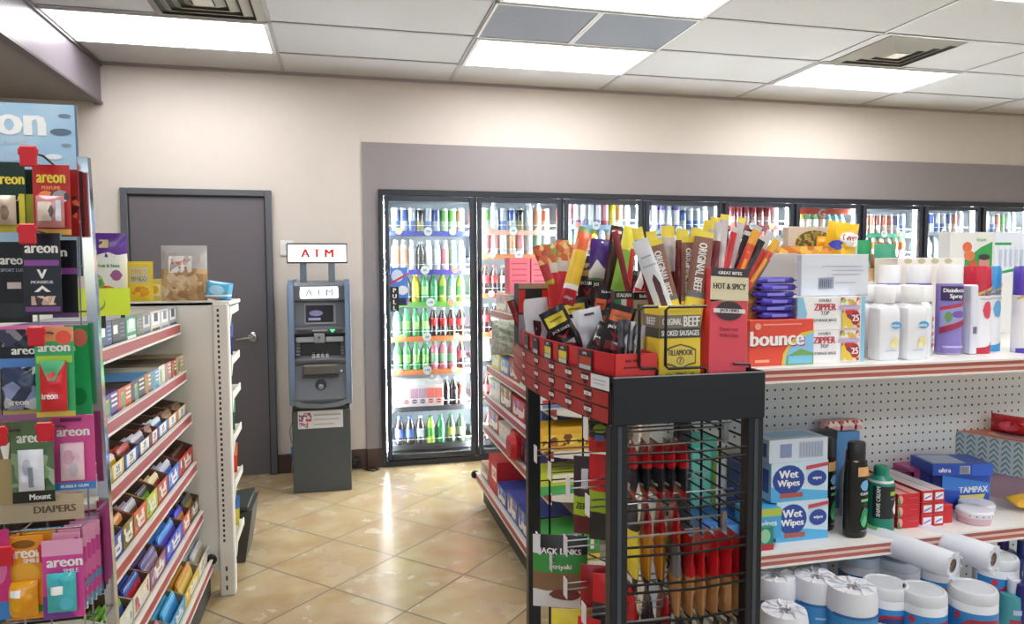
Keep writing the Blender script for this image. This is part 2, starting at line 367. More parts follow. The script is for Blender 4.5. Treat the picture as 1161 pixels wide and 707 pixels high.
# ------------------------------------------------------------------ ceiling lights, grilles, diffusers
LIGHT = 10.0
ELM = mat((1, .985, .96), .5, emis=LIGHT); FRM = mat('#d8d8d8', .4)
spots = [(-.774, -.485, 'glowing recessed ceiling light panel next to the dark soffit beam'),
         (1.64, -.485, 'glowing recessed ceiling light panel in front of the two grey grilles, nearest the back wall'),
         (4.054, -.485, 'glowing recessed ceiling light panel above the far cooler doors, touching the square diffuser'),
         (1.64, -1.695, 'glowing ceiling light panel cut by the top edge, behind the grey grilles'),
         (4.054, -2.30, 'sliver of glowing ceiling light panel in the top right corner'),
         (-.774, -3.51, None), (1.64, -4.115, None), (4.054, -4.72, None), (6.468, -3.51, None), (-.774, -6.535, None), (1.64, -6.535, None), (4.054, -7.14, None), (6.468, -6.535, None)]
for i, (x, y, lb) in enumerate(spots):
    x1, y1 = x+1.207, y-.605; r = empty('ceiling_light', (x+.6, y-.3, HC))
    q = MB(); c = (x+.6, y-.3)
    q.box(x+.035-c[0], x1-.035-c[0], y1+.03-c[1], y-.03-c[1], -.012, -.006, ELM); q.obj('diffuser', r)
    q = MB()
    for a in ((x+.012, x+.035, y1+.012, y-.012), (x1-.035, x1-.012, y1+.012, y-.012), (x+.035, x1-.035, y1+.012, y1+.03), (x+.035, x1-.035, y-.03, y-.012)):
        q.box(a[0]-c[0], a[1]-c[0], a[2]-c[1], a[3]-c[1], -.014, 0, FRM)
    q.obj('frame', r)
    tag(r, lb or 'glowing recessed ceiling light panel out of frame towards the shop front', 'ceiling light', 'recessed fluorescent ceiling lights')
qg = NB('egg_crate'); fa = qg.math('FRACT', qg.math('MULTIPLY', qg.sep.outputs[0], 70)); fb = qg.math('FRACT', qg.math('MULTIPLY', qg.sep.outputs[1], 70))
qg.col(qg.mix(qg.math('GREATER_THAN', qg.math('MAXIMUM', fa, fb), .72), rgb('#5c606c'), rgb('#888c98')))
for i in (0, 1):
    x = 1.64+.6035*i; r = empty('return_grille', (x+.3, -1.39, HC))
    q = MB(); q.box(-.285, .285, -.285, .285, -.008, -.003, qg.m); q.obj('core', r)
    q = MB()
    for a in ((-.30, -.285, -.29, .29), (.285, .30, -.29, .29), (-.285, .285, .277, .29), (-.285, .285, -.29, -.277)): q.box(*a, -.012, 0, FRM)
    q.obj('frame', r)
    tag(r, ['square blue-grey return air grille between two lights, the one nearer the door', 'square blue-grey return air grille between two lights, the one nearer the diffuser'][i], 'air grille', 'return air grilles in the ceiling')
for (x, y, lb) in ((-.17, -1.09, 'white square louvred air diffuser at the top edge, above the left light panel'), (4.12, -1.09, 'square louvred air diffuser with dark gaps beside the light above the far coolers')):
    r = empty('air_diffuser', (x+.3, y-.3, HC)); DW = mat('#c9c3b8', .5)
    q = MB(); q.box(-.29, .29, -.29, .29, -.004, -.001, mat('#4d4d50', .8)); q.obj('backing', r)
    for k in range(4):
        a = .29-.062*k; b = a-.045; q = MB()
        for s in range(4):
            M = Matrix.Rotation(PI/2*s, 4, 'Z'); q.add([(-a, -a, -.004), (a, -a, -.004), (b, -b, -.022-.002*k), (-b, -b, -.022-.002*k)], [(0, 1, 2, 3), (3, 2, 1, 0)], DW, M)
        q.obj('louvre', r, smooth=False)
    q = MB(); q.box(-.05, .05, -.05, .05, -.028, -.024, DW); q.obj('centre_plate', r)
    tag(r, lb, 'air vent')

# ================================================================== BEVERAGE COOLER
MUL = [1.12, 1.827, 2.53, 3.222, 3.938, 4.622, 5.293, 5.946, 6.587, 7.2]
BLK = mat('#1e222b', .3); BLK2 = mat('#2c313c', .25)
cool = empty('beverage_cooler', (1.09, 0, 0)); cx = -1.09
q = MB(); q.box(0, 6.2, -.035, .03, 2.062, 2.106, BLK, b=.004); q.box(0, 6.2, -.035, .03, 0, .045, BLK, b=.004); q.box(0, .035, -.035, .03, .045, 2.062, BLK)
for m in MUL[1:]: q.box(m-.012+cx, m+.012+cx, -.02, .07, .045, 2.062, BLK)
q.obj('frame', cool)
INT = mat('#dfe4ea', .6)
q = MB(); q.box(.02, 6.2, .78, .8, .05, 2.08, mat('#b9c0c8', .6)); q.box(.0, .02, .03, .8, .05, 2.08, INT); q.box(6.2, 6.22, .03, .8, .05, 2.08, INT); q.box(0, 6.2, .03, .8, 2.08, 2.1, INT); q.box(0, 6.2, .03, .8, .045, .06, mat('#77797c', .5))
q.obj('cabinet', cool)
for i in range(9):
    a, b = MUL[i]+.013+cx, MUL[i+1]-.013+cx
    q = MB(); rim = .036
    q.box(a, a+rim, -.045, -.01, .05, 2.058, BLK2, b=.004); q.box(b-rim, b, -.045, -.01, .05, 2.058, BLK2, b=.004)
    q.box(a+rim, b-rim, -.045, -.01, 2.02, 2.058, BLK2, b=.004); q.box(a+rim, b-rim, -.045, -.01, .05, .095, BLK2, b=.004)
    d = q.obj('door', cool)
    q = MB(); q.add([(a+rim, -.026, .095), (b-rim, -.026, .095), (b-rim, -.026, 2.02), (a+rim, -.026, 2.02)], [(0, 1, 2, 3)], glassmat('#eef6f4', 1.0, 1.5)); q.obj('glass', d)
    q = MB(); hx = a+.018; q.tube([(hx, -.045, .95), (hx, -.075, .96), (hx, -.08, 1.0), (hx, -.08, 1.45), (hx, -.075, 1.49), (hx, -.045, 1.5)], .009, mat('#33363d', .3, .5), 8); q.obj('handle', d)
    if i == 0:
        q = MB(); pp = atY(442, 339, -.03); W, H = .062, .185
        q.box(a+rim+.001, a+rim+.001+W, -.034, -.029, pp.z-H/2, pp.z+H/2, mat('#16181c', .4)); cxx = a+rim+.001+W/2
        for k, ch in enumerate('PULL'): q.deco(lambda u, v, e: (cxx+u, -.034-e, pp.z+v), W, H, [('t', ch, 0, .36-.24*k, .17, mat('#f2f2f2', .5))])
        d2 = q.obj('pull_sign', d)
        p0 = atY(444, 303, -.03); p1 = atY(463, 346, -.03); q = MB(); W = .13; H = p0.z-p1.z
        mf = lambda u, v, e: (a+rim+.002+W/2+u, -.029-e, (p0.z+p1.z)/2+v)
        q.deco(mf, W, H, [('r', -.5, -.5, .5, .5, mat('#4f7fd0', .4)), ('e', -.1, .28, .34, .16, mat('#c9d8ee', .4)), ('e', .2, -.1, .3, .12, mat('#dfe6f2', .4)), ('r', -.2, -.5, .4, -.3, mat('#23284d', .4)), ('p', [(-.5, .05), (.5, .3), (.5, .36), (-.5, .11)], mat('#c33a4a', .4))])
        q.obj('sticker', d, smooth=False)
    # light strip on the back of each mullion
for m in MUL:
    for s in (-1, 1):
        if (m == MUL[0] and s < 0) or (m == MUL[-1] and s > 0): continue
        q = MB(); x = m+cx+s*.018; q.box(x-.005, x+.005, .035, .06, .1, 2.03, mat((.93, .97, 1.0), .5, emis=150 if s < 0 else 90)); q.obj('light_strip', cool)
# shelves of each bay
BAYS = [(1.155, 1.80), (1.86, 2.505), (2.56, 3.195), (3.25, 3.91), (3.965, 4.595), (4.65, 5.265), (5.32, 5.92), (5.975, 6.56), (6.615, 7.17)]
PUR, ORG, GRN, DRK, BLU, PNK = '#5a55c0', '#f08a55', '#7ed060', '#4a4a4e', '#3d47b0', '#f5b5a5'
SH = {0: [(1.80, BLU), (1.50, PUR), (1.25, GRN), (.98, ORG), (.72, ORG), (.43, DRK), (.13, DRK)],
      1: [(1.81, PNK), (1.62, ORG), (1.31, '#ee6a45'), (1.0, '#ee6a45'), (.77, DRK), (.44, DRK), (.13, DRK)],
      2: [(1.86, '#8fb0d8'), (1.62, '#9cb4d0'), (1.3, ORG), (1.0, ORG)], 3: [(1.83, '#9aa0aa'), (1.55, '#9aa0aa'), (1.25, ORG)],
      4: [(1.87, '#8a2a30'), (1.68, '#9a9aa2'), (1.4, ORG)], 5: [(1.80, '#e05038'), (1.5, '#9a9aa2')],
      6: [(1.81, '#2f9d78'), (1.60, '#55585c'), (1.3, ORG)], 7: [(1.83, '#a0a4aa'), (1.58, '#a0a4aa'), (1.3, ORG)], 8: [(1.83, '#a0a4aa'), (1.55, '#a0a4aa')]}
for bi, rows in SH.items():
    a, b = BAYS[bi]
    for z, c in rows:
        q = MB(); q.box(a+cx, b+cx, .085, .74, z-.012, z, mat('#8f959c', .4, .3)); q.box(a+cx, b+cx, .072, .085, z-.034, z+.004, mat(c, .4))
        q.tube([(a+cx, .079, z+.045), (b+cx, .079, z+.045)], .0025, mat('#e8ecf0', .3), 5)
        s = q.obj('shelf', cool)
        if z > .5:
            rr = random.Random(int(z*100)+bi)
            for k in range(3):
                tx = a+cx+(b-a)*(.18+.3*k+rr.uniform(-.05, .05)); big = k == 1; q = MB()
                col = '#f4f6fa' if big else rr.choice(['#f5a070', '#f0887a', '#f6c0a0', '#e9eef4'])
                q.deco(lambda u, v, e: (tx+u, .071-e, z+.0+v), 1, 1, [('e', 0, 0, .034 if big else .026, .034 if big else .026, mat(col, .5))]+([('t', rr.choice(['2/4', '3/5', '1.99']), 0, 0, .016, mat('#50607a', .5), .05)] if big else []), sub=1)
                q.obj('price_tag', s, smooth=False)
tag(cool, 'long dark framed walk-in cooler with nine glass doors set into the back wall', 'cooler')

# ------------------------------------------------------------------ drinks
def bottle_mesh(kind, liq, lab, cap):
    L = mat(liq, .12, coat=.6); B = mat(lab, .3); K = mat(cap, .4); W = mat('#f1f3f5', .4); q = MB()
    if kind == 'soda': q.lathe([(.024, 0), (.031, .004), (.033, .02), (.032, .045), (.030, .06, B), (.031, .075, B), (.031, .125, B), (.0325, .127), (.032, .145), (.024, .175), (.0145, .2), (.013, .207), (.0155, .209, K), (.0155, .225, K), (.013, .227, K)], L, 12)
    elif kind == 'cola': q.lathe([(.024, 0), (.031, .004), (.032, .03), (.027, .065), (.029, .085, B), (.0325, .11, B), (.0325, .14, B), (.031, .142), (.026, .165), (.015, .195), (.013, .207), (.0155, .209, K), (.0155, .225, K), (.013, .227, K)], L, 12)
    elif kind == 'tall': q.lathe([(.022, 0), (.029, .004), (.03, .05, B), (.03, .16, B), (.03, .165), (.024, .19), (.016, .205), (.016, .208, K), (.017, .23, K), (.014, .233, K)], L, 12)
    elif kind == 'can': q.lathe([(.022, 0, W), (.0265, .006, B), (.0265, .08, L), (.0265, .165, W), (.023, .178, mat('#b9bec6', .3, 1)), (.0225, .18), (.0215, .178, mat('#b9bec6', .3, 1)), (.001, .178)], L, 12, cap=False)
    elif kind == 'sport': q.lathe([(.027, 0), (.034, .005), (.036, .04), (.032, .055), (.034, .07, B), (.036, .12, B), (.0345, .135), (.028, .16), (.02, .175), (.02, .178, K), (.021, .2, K), (.017, .203, K)], L, 12)
    elif kind == 'jug': q.lathe([(.035, 0), (.045, .008), (.046, .05, B), (.046, .12, B), (.044, .14), (.03, .18), (.018, .2), (.018, .202, K), (.019, .218, K), (.016, .22, K)], L, 12)
    elif kind == 'carton': q.box(-.034, .034, -.034, .034, 0, .15, B, b=.002); q.prism([(-.034, .15), (.034, .15), (.003, .178), (.003, .19), (-.003, .19), (-.003, .178)], 'x', -.034, .034, W); q.deco(fF(.068, .068, .15), .068, .15, [('r', -.4, -.1, .4, .35, L), ('e', 0, -.25, .3, .1, K)])
    return q
NAMES = {'soda': ('soda_bottle', 'soda bottle'), 'cola': ('soda_bottle', 'contoured cola bottle'), 'tall': ('juice_bottle', 'slim drink bottle'), 'can': ('drink_can', 'tall drink can'), 'sport': ('sports_drink_bottle', 'sports drink bottle'), 'jug': ('drink_jug', 'wide drink jug'), 'carton': ('milk_carton', 'small drink carton')}
_B = {}
def drink(spec, x, z, bi, ri, ci, y=.125):
    kind, liq, lab, cap, desc = spec
    if spec not in _B:
        o = bottle_mesh(kind, liq, lab, cap).obj(NAMES[kind][0]); _B[spec] = o
    else: o = _B[spec].copy(); C.objects.link(o)
    sx = {'can': 1.18, 'carton': 1.1, 'jug': 1}.get(kind, 1.16); o.scale = (sx, sx, {'carton': 1.12, 'soda': .98}.get(kind, 1)); o.location = (x, y, z+.001); o.rotation_euler = (0, 0, random.uniform(-.3, .3) if kind != 'carton' else 0)
    tag(o, '%s %s, %s on %s shelf behind the %s cooler door' % (desc, NAMES[kind][1], ORD[ci], ORD[ri], ORD[bi]), 'drink', 'drinks behind the %s cooler door' % ORD[bi])
COKE = ('cola', '#3a1512', '#e23b40', '#e8e4e6', 'dark red-labelled'); COKE2 = ('cola', '#3a1512', '#e6434a', '#f04a40', 'red-capped red-labelled'); DIET = ('cola', '#3a201a', '#e3e6ea', '#cfd3d8', 'dark silver-labelled')
SEV = ('soda', '#4fb56a', '#a8e08a', '#53b070', 'green light-labelled'); SPR = ('soda', '#3da565', '#56c07a', '#4fae70', 'green'); DEW = ('soda', '#b9d840', '#55b545', '#4aa84e', 'lime green'); YEL = ('soda', '#e8d83a', '#f2e25a', '#e6d23c', 'yellow')
PEP = ('soda', '#33292c', '#5f78d8', '#5c7be0', 'dark blue-labelled'); PEPD = ('soda', '#33292c', '#c8cfdc', '#e4e7ec', 'dark white-labelled'); PNKB = ('soda', '#f08aa0', '#9edfae', '#58b878', 'pink green-labelled'); TEALB = ('soda', '#7cc8c0', '#e8f2f0', '#7ac2b8', 'pale teal')
WAT = ('tall', '#cfd8e4', '#e4ebf4', '#f4f6f8', 'clear white-labelled'); WORG = ('tall', '#e6d8cc', '#f2b48c', '#f3f3f0', 'clear orange-labelled'); WRED = ('tall', '#e8d6d8', '#f0909a', '#f4f4f4', 'clear pink-labelled'); WGRN = ('tall', '#d8e8dc', '#a6dcb4', '#f4f4f4', 'clear green-labelled')
RB = ('can', '#3c56a8', '#c6d0e2', '#fff', 'blue and silver'); RBW = ('can', '#c4cede', '#5474c0', '#fff', 'silver and blue'); MON = ('can', '#1b1c20', '#8a7a3a', '#fff', 'black'); MONG = ('can', '#76d058', '#c9f0b4', '#fff', 'light green'); MONR = ('can', '#e9806a', '#f6c4b4', '#fff', 'coral red')
CAR = ('carton', '#f3c0c0', '#f0ece8', '#c04850', 'pink and white'); CARP = ('carton', '#cfa8c0', '#efe9ee', '#6a3050', 'mauve and white'); CARR = ('carton', '#e87a70', '#f4e6e2', '#c03038', 'red and white')
GAT = ('sport', '#6fcfe0', '#e9eef2', '#f07030', 'blue'); GATY = ('sport', '#d9e06a', '#eef0ea', '#f07a30', 'yellow'); GATG = ('sport', '#5fb080', '#eef0ea', '#f07a30', 'green'); ORJ = ('sport', '#f4efe8', '#e8793a', '#f2905a', 'white orange-labelled')
PURB = ('tall', '#7a66b8', '#e6e2f2', '#5a4a9a', 'purple and white'); WATB = ('jug', '#d3dbe8', '#e6ebf4', '#9fb0cc', 'clear'); BLK_ = ('soda', '#241c1c', '#3b3236', '#c8ccd4', 'nearly black')
ROWS = {0: [[RBW, RB, RBW, MON, RBW, RB, MONG, MONG, MONR], [WORG, WORG, WAT, BLK_, WAT, WAT, WRED, WGRN, WAT], [PEP, PEPD, YEL, SEV, SPR, DEW, TEALB, DEW], [TEALB, SEV, SEV, SEV, COKE, COKE, COKE, COKE], [SEV, SEV, SEV, SEV, PNKB, PNKB, PNKB, COKE2],
            [CAR, CAR, CARP, CARP, CARR, CARR, BLK_, BLK_, MONR], [PEP, PEP, PEPD, DEW, SPR, ('soda', '#3f5a3a', '#c8cc50', '#2f9a50', 'dark green yellow-labelled'), ('soda', '#3f5a3a', '#b9c8b4', '#2f9a50', 'dark green')]],
        1: [[MONG, WAT, RBW, RB, MON, WAT, WORG, MONR], [WRED, WRED, WAT, WORG, WRED, WAT, WGRN, WAT], [COKE2, COKE2, DIET, COKE, COKE2, COKE, COKE, COKE], [COKE, DIET, COKE2, COKE, WGRN, YEL, WAT, WAT], [WATB, WATB, WATB, WATB, WATB, WATB], [COKE2, DIET, COKE, COKE2, COKE, COKE, DIET], [('jug', '#4a1c18', '#e88a86', '#d83a3a', 'big dark red-labelled')]*5],
        2: [[WRED, PURB, PURB, WAT, PURB, ('tall', '#e05070', '#f0b0c0', '#fff', 'deep pink'), YEL, WORG, WAT], [WGRN, WAT, PURB, YEL, WAT, WORG, WAT, WGRN], [WAT]*8], 
        3: [[PURB, WAT, PURB, WAT, PURB, RB, RBW, RBW, WAT], [WAT, PURB, WAT, WAT, YEL, WAT, WORG, WAT], []], 4: [[('can', '#8a1e28', '#c8a0a0', '#fff', 'deep red')]*7+[WAT], [COKE, DIET, COKE, DIET, COKE, COKE, WAT, WAT], [COKE]*8],
        5: [[GATY, GATY, GATG, GATG, GATY, GAT, GAT, GAT], [GAT, GATG, GATY, GAT, GATG, ORJ, GAT]], 6: [[MONG, MONR, MONR, ('can', '#b05050', '#e9e2e2', '#fff', 'dull red'), MONR, MONR, RB, RBW], [GATG, ORJ, ORJ, ORJ, ORJ, ORJ, ORJ], [SPR, SPR, SEV, SPR]], 
        7: [[RBW, RBW, RB, RBW, RBW, RB, MONR, WAT], [WATB, WATB, WATB, WATB, WATB, WATB], []], 8: [[WAT, RBW, WAT, RBW, MONR, MONG, WAT, WAT], [WAT]*7]}
for bi, rows in ROWS.items():
    a, b = BAYS[bi]; a += .04; b -= .035
    for ri, row in enumerate(rows):
        z = SH[bi][ri][0]
        for ci, sp_c in enumerate(row):
            if bi == 0 and ri == 2 and False: continue
            drink(sp_c, a+(b-a)*(ci+.5)/len(row), z, bi, ri, ci)
            if sp_c[0] == 'carton':
                for k in (1, 2, 3):
                    o = _B[sp_c].copy(); C.objects.link(o); o.scale = (1.1, 1.1, 1.12); o.location = (a+(b-a)*(ci+.5)/len(row), .125+.085*k, z+.001)
                    tag(o, '%s drink carton, %s behind the front one in column %s, first cooler door' % (sp_c[4], ORD[k-1], ORD[ci]), 'drink', 'drinks behind the first cooler door')
# red banner with a white G behind the sixth door
a, b = BAYS[5]; q = MB(); q.box(-.30, .30, -.003, .003, .055, .105, mat('#e8503a', .4)); q.box(-.30, -.285, -.003, .003, -.14, .055, mat('#e8503a', .4)); q.deco(fF(.58, .006, .1), .58, .1, [('e', .0, .1, .08, .5, mat('#e8503a', .4)), ('t', 'G', .0, .1, .75, mat('#ffffff', .4))])
tag(q.obj('header_banner', None, ((a+b)/2, .055, 1.925)), 'orange-red banner with a white letter G across the top of the sixth cooler door', 'banner')

# ================================================================== ATM
AX, AG, AB = .664, mat('#4c5155', .4, .1), mat('#7388a4', .3, .3); AD = mat('#33363c', .35); AM = mat('#6b6f78', .35, .1)
atm = empty('cash_machine', (AX, -.3, 0)); dy = .3
q = MB(); q.box(-.19, .19, -.52+dy, -.08+dy, .0, .59, AG, b=.006); q.box(-.192, .192, -.545+dy, -.52+dy, 0.002, .56, AG, b=.004); cab = q.obj('cabinet', atm)
q = MB(); mf = lambda a, b, e: (-.007+a, -.545+dy-e, .5+b)
q.deco(mf, .294, .12, [('r', -.5, -.5, .5, .5, mat('#dadce0', .4)), ('r', -.48, -.1, -.2, .4, art(['#c83848', '#e8e8ea', '#3a6ab0', '#e8b0a8'], 60)), ('r', -.48, -.45, -.28, -.15, art(['#8fb4dc', '#e8e8ea', '#c83848'], 70)), ('r', -.15, .2, .45, .3, mat('#a9adb5', .4)), ('r', -.15, -.05, .42, .03, mat('#b4b8bf', .4)), ('r', -.15, -.32, .3, -.24, mat('#b4b8bf', .4))])
q.obj('notice', cab, smooth=False)
prof = [(-.08, .59), (-.50, .59), (-.56, .605), (-.575, .64), (-.555, .72), (-.54, .80), (-.535, .865), (-.56, .89), (-.565, .905), (-.50, .93), (-.475, 1.0), (-.47, 1.05), (-.52, 1.08), (-.515, 1.115), (-.475, 1.13), (-.455, 1.29), (-.50, 1.30), (-.51, 1.40), (-.49, 1.425), (-.08, 1.43)]
q = MB(); q.prism([(p[0]+dy, p[1]) for p in prof], 'x', -.168, .168, AM); fas = q.obj('fascia', atm)
bz = [(-.08, .59), (-.50, .59), (-.565, .605), (-.585, .66), (-.575, .80), (-.572, .95), (-.56, 1.15), (-.55, 1.33), (-.53, 1.41), (-.49, 1.438), (-.08, 1.44)]
for s in (-1, 1):
    q = MB(); x0, x1 = sorted((s*.166, s*.2)); q.prism([(p[0]+dy, p[1]) for p in bz], 'x', x0, x1, AB); q.tube([(s*.198, p[0]+dy+.004, p[1]) for p in bz[2:9]], .006, AB, 8); q.obj('side_bezel', atm)
q = MB(); q.prism([(-.166, .603), (-.12, .59), (0, .583), (.12, .59), (.166, .603), (.166, .64), (.1, .615), (0, .607), (-.1, .615), (-.166, .64)], 'y', -.588+dy, -.55+dy, mat('#7a7d84', .3, .3)); q.obj('lip', fas)
q = MB(); q.box(-.125, .125, -.512+dy, -.50+dy, 1.315, 1.395, mat((.95, .97, 1), .5, emis=2.2), b=.006); q.deco(lambda a, b, e: (a, -.512+dy-e, 1.355+b), .25, .08, [('t', 'A T M', 0, 0, .6, mat('#c8d4e0', .5))]); q.obj('header_light', fas)
q = MB(); mf = lambda a, b, e: (a, -.463+dy-.02*(b*-1.0)/.1-e, 1.21+b)
q.deco(mf, .25, .14, [('r', -.4, -.5, .42, .5, mat('#8f939c', .3)), ('r', -.37, -.42, .36, .40, mat('#2c2c36', .15)), ('e', -.1, .02, .18, .14, mat('#8a90c8', .3)), ('r', -.3, -.32, .02, -.2, mat('#a9aed8', .3))], e0=.008, sub=1); q.obj('screen', fas, smooth=False)
q = MB(); q.box(-.15, .15, -.535+dy, -.515+dy, 1.085, 1.11, mat('#4f4244', .4), b=.003); q.box(-.05, .05, -.538+dy, -.53+dy, 1.095, 1.105, mat('#9aa0a8', .4)); q.obj('card_strip', fas)
q = MB(); q.box(-.04, .03, -.545+dy, -.51+dy, 1.015, 1.08, mat('#8d9199', .4), b=.005); q.prism([(-.015, 1.06), (.005, 1.06), (-.005, 1.035)], 'y', -.548+dy, -.545+dy, mat('#50545e', .4)); q.obj('card_reader', fas)
q = MB(); q.prism([(.065, 1.105), (.1, 1.105), (.082, 1.085)], 'y', -.545+dy, -.535+dy, mat('#38d878', .4, emis=2)); q.obj('card_light', fas)
q = MB(); q.box(-.155, -.035, -.53+dy, -.5+dy, 1.02, 1.055, mat('#a2a5aa', .4), b=.004); q.box(.035, .155, -.53+dy, -.5+dy, 1.02, 1.055, mat('#a2a5aa', .4), b=.004); q.box(-.13, .13, -.505+dy, -.47+dy, .91, 1.015, mat('#26282d', .4), b=.004); q.obj('keypad_recess', fas)
q = MB()
for r_ in range(3):
    for c_ in range(4): x = -.045+.03*c_; q.box(x-.011, x+.011, -.545+dy+.02*r_, -.53+dy+.02*r_, .915+.013*r_, .926+.013*r_, mat('#c8ccd2', .35), b=.003)
q.obj('keypad', fas)
for s in (-1, 1):
    q = MB()
    for k in range(4): q.box(s*.145-.012, s*.145+.012, -.53+dy+.01*k, -.5+dy+.01*k, .93+.022*k, .943+.022*k, mat('#8e929a', .35), b=.003)
    q.obj('side_buttons', fas)
q = MB(); q.box(-.118, .118, -.575+dy, -.54+dy, .80, .875, mat('#5b5854', .45), b=.012); q.box(-.118, .118, -.57+dy, -.54+dy, .785, .80, AD); q.obj('cash_tray', fas)
q = MB(); M = Matrix.Translation((0, -.545+dy, .735)) @ Matrix.Rotation(PI/2, 4, 'X'); q.lathe([(.036, 0), (.036, .012), (.03, .02)], AD, 20, M); q.obj('knob_housing', fas)
q = MB(); M = Matrix.Translation((0, -.56+dy, .722)) @ Matrix.Rotation(PI/2, 4, 'X'); q.lathe([(.019, 0), (.019, .014), (.014, .02), (.001, .022)], mat('#8b8f94', .3, .4), 16, M); q.obj('knob', fas)
q = MB(); M = Matrix.Translation((.135, -.55+dy, .825)) @ Matrix.Rotation(PI/2, 4, 'X'); q.lathe([(.008, 0), (.008, .004), (.001, .006)], mat('#f0f2f4', .3), 12, M); q.obj('lock', fas)
for x in (-.1, .085):
    q = MB(); q.box(x-.022, x+.022, -.495+dy, -.47+dy, 1.42, 1.56, mat('#6e7a88', .35, .3), b=.003); q.obj('sign_post', atm)
q = MB(); q.box(-.205, .19, -.505+dy, -.44+dy, 1.55, 1.685, mat('#4b5158', .35), b=.004); q.deco(lambda a, b, e: (-.0075+a, -.505+dy-e, 1.6175+b), .375, .112, [('r', -.5, -.5, .5, .5, mat((1, 1, 1), .5, emis=1.15))]); sg = q.obj('sign_box', atm)
q = MB(); q.deco(lambda a, b, e: (-.0075+a, -.507+dy-e, 1.6175+b), .375, .112, [('t', 'A T M', 0, 0, .5, mat('#e0303c', .4), .76)]); q.obj('lettering', sg, smooth=False)
tag(atm, 'grey free-standing cash machine with a lit white ATM sign on top', 'cash machine')
q = MB(); p = atY(325, 281, -.01); q.box(-.045, .045, -.012, 0, -.055, .055, mat('#e9e8ea', .4), b=.003); q.deco(lambda a, b, e: (a, -.012-e, b), .09, .11, [('r', -.15, -.2, .15, .25, mat('#d5d5d8', .4))])
tag(q.obj('wall_plate', None, (p.x, 0, p.z)), 'white switch plate on the wall half hidden by the ATM sign', 'wall plate')
q = MB(); p = atY(406, 526, -.06); K = mat('#17181a', .5)
q.lathe([(.022, -.02), (.022, .02), (.01, .03)], K, 12, Matrix.Translation((.90, -.04, .07)) @ Matrix.Rotation(PI/2, 4, 'Y')); 
q.tube([(.86, -.1, .05), (.9, -.05, .06), (.93, -.06, .02), (.97, -.1, .008), (1.02, -.14, .007), (1.06, -.1, .007), (1.03, -.06, .007), (.96, -.05, .007)], .006, K, 6)
tag(q.obj('power_cord'), 'black power cord coiled on the floor right of the cash machine', 'cord')
q = MB(); q.tube([(.445, -.05, .2), (.43, -.05, .008), (.46, -.04, .008)], .004, mat('#8a9096', .5), 6); q.tube([(.45, -.05, .42), (.42, -.06, .33), (.43, -.05, .25), (.45, -.05, .2)], .004, mat('#8a9096', .5), 6); q.box(.43, .47, -.07, -.03, .12, .21, mat('#3a6fd0', .4), b=.006)
tag(q.obj('network_cable'), 'thin cable with a blue plug hanging on the wall left of the cash machine', 'cable')

# ------------------------------------------------------------------ daylight through the shop windows
w = bpy.data.worlds.new('sky'); sc.world = w; w.use_nodes = True; nt = w.node_tree; bg = nt.nodes['Background']
sk = nt.nodes.new('ShaderNodeTexSky'); sk.sky_type = 'NISHITA'; sk.sun_elevation = math.radians(50); sk.sun_rotation = math.radians(0); sk.sun_disc = False
nt.links.new(sk.outputs[0], bg.inputs[0]); bg.inputs[1].default_value = .35
q = MB(); q.box(-30, 40, -50, YF-.11, -.12, -.06, mat('#8c8a84', .9, noise=.1)); struct(q.obj('ground'))
sc.view_settings.view_transform = 'Standard'; sc.view_settings.look = 'None'; sc.view_settings.gamma = 1; sc.view_settings.use_curve_mapping = False
sc.view_settings.exposure = .3
sc.cycles.use_denoising = True
sc.cycles.max_bounces = 8; sc.cycles.transparent_max_bounces = 12; sc.cycles.caustics_reflective = False; sc.cycles.caustics_refractive = False
# ================================================================== LEFT SNACK SHELVING
SW = mat('#dad7cf', .45); RAIL = mat('#a8323a', .35); RW = mat('#e6e2dc', .4)
g1 = empty('gondola_shelving', (-.3, -2.7, 0))
def gob(q, name, par=None): o = q.obj(name, par or g1); return o
def G(x): return x+.3
def gy(y): return y+2.7
q = MB(); q.box(G(-.34), G(-.30), gy(-3.33), gy(-2.04), .1, 1.355, SW); gob(q, 'back_panel')
q = MB(); q.box(G(-.78), G(.24), gy(-2.03), gy(-2.005), .116, 1.363, SW, b=.002); q.box(G(-.78), G(.31), gy(-2.03), gy(-1.66), 1.345, 1.363, SW, b=.003); gob(q, 'end_panel')
q = MB(); q.box(G(.238), G(.304), gy(-2.045), gy(-1.98), 0.0, 1.355, SW, b=.005)
sl = mat('#2a2a2a', .7)
for k in range(46):
    z = 1.325-.0236*k
    q.deco(lambda a, b, e: (G(.262)+a, gy(-2.045)-e, z+b), .009, .013, [('r', -.5, -.5, .5, .5, sl)])
for z in (.13, .085, .04): q.deco(lambda a, b, e: (G(.268)+a, gy(-2.045)-e, z+b), .008, .022, [('r', -.5, -.5, .5, .5, sl)])
gob(q, 'upright')
q = MB(); q.box(G(-.78), G(.2), gy(-3.3), gy(-2.06), .02, .1, mat('#3a3836', .6)); gob(q, 'base')
TZ = [(1.262, .100), (1.052, .120), (.862, .135), (.638, .15), (.412, .17), (.182, .205)]
for z, xf in TZ:
    q = MB(); q.box(G(-.3), G(xf), gy(-3.33), gy(-2.075), z-.018, z, SW, b=.002); s = gob(q, 'shelf')
    q = MB(); q.box(G(xf), G(xf)+.008, gy(-3.33), gy(-2.075), z-.03, z+.006, RAIL); q.box(G(xf)-.003, G(xf)+.011, gy(-3.33), gy(-2.075), z-.038, z-.03, RW); q.box(G(xf)-.003, G(xf)+.011, gy(-3.33), gy(-2.075), z+.004, z+.009, RW); q.obj('price_rail', s)
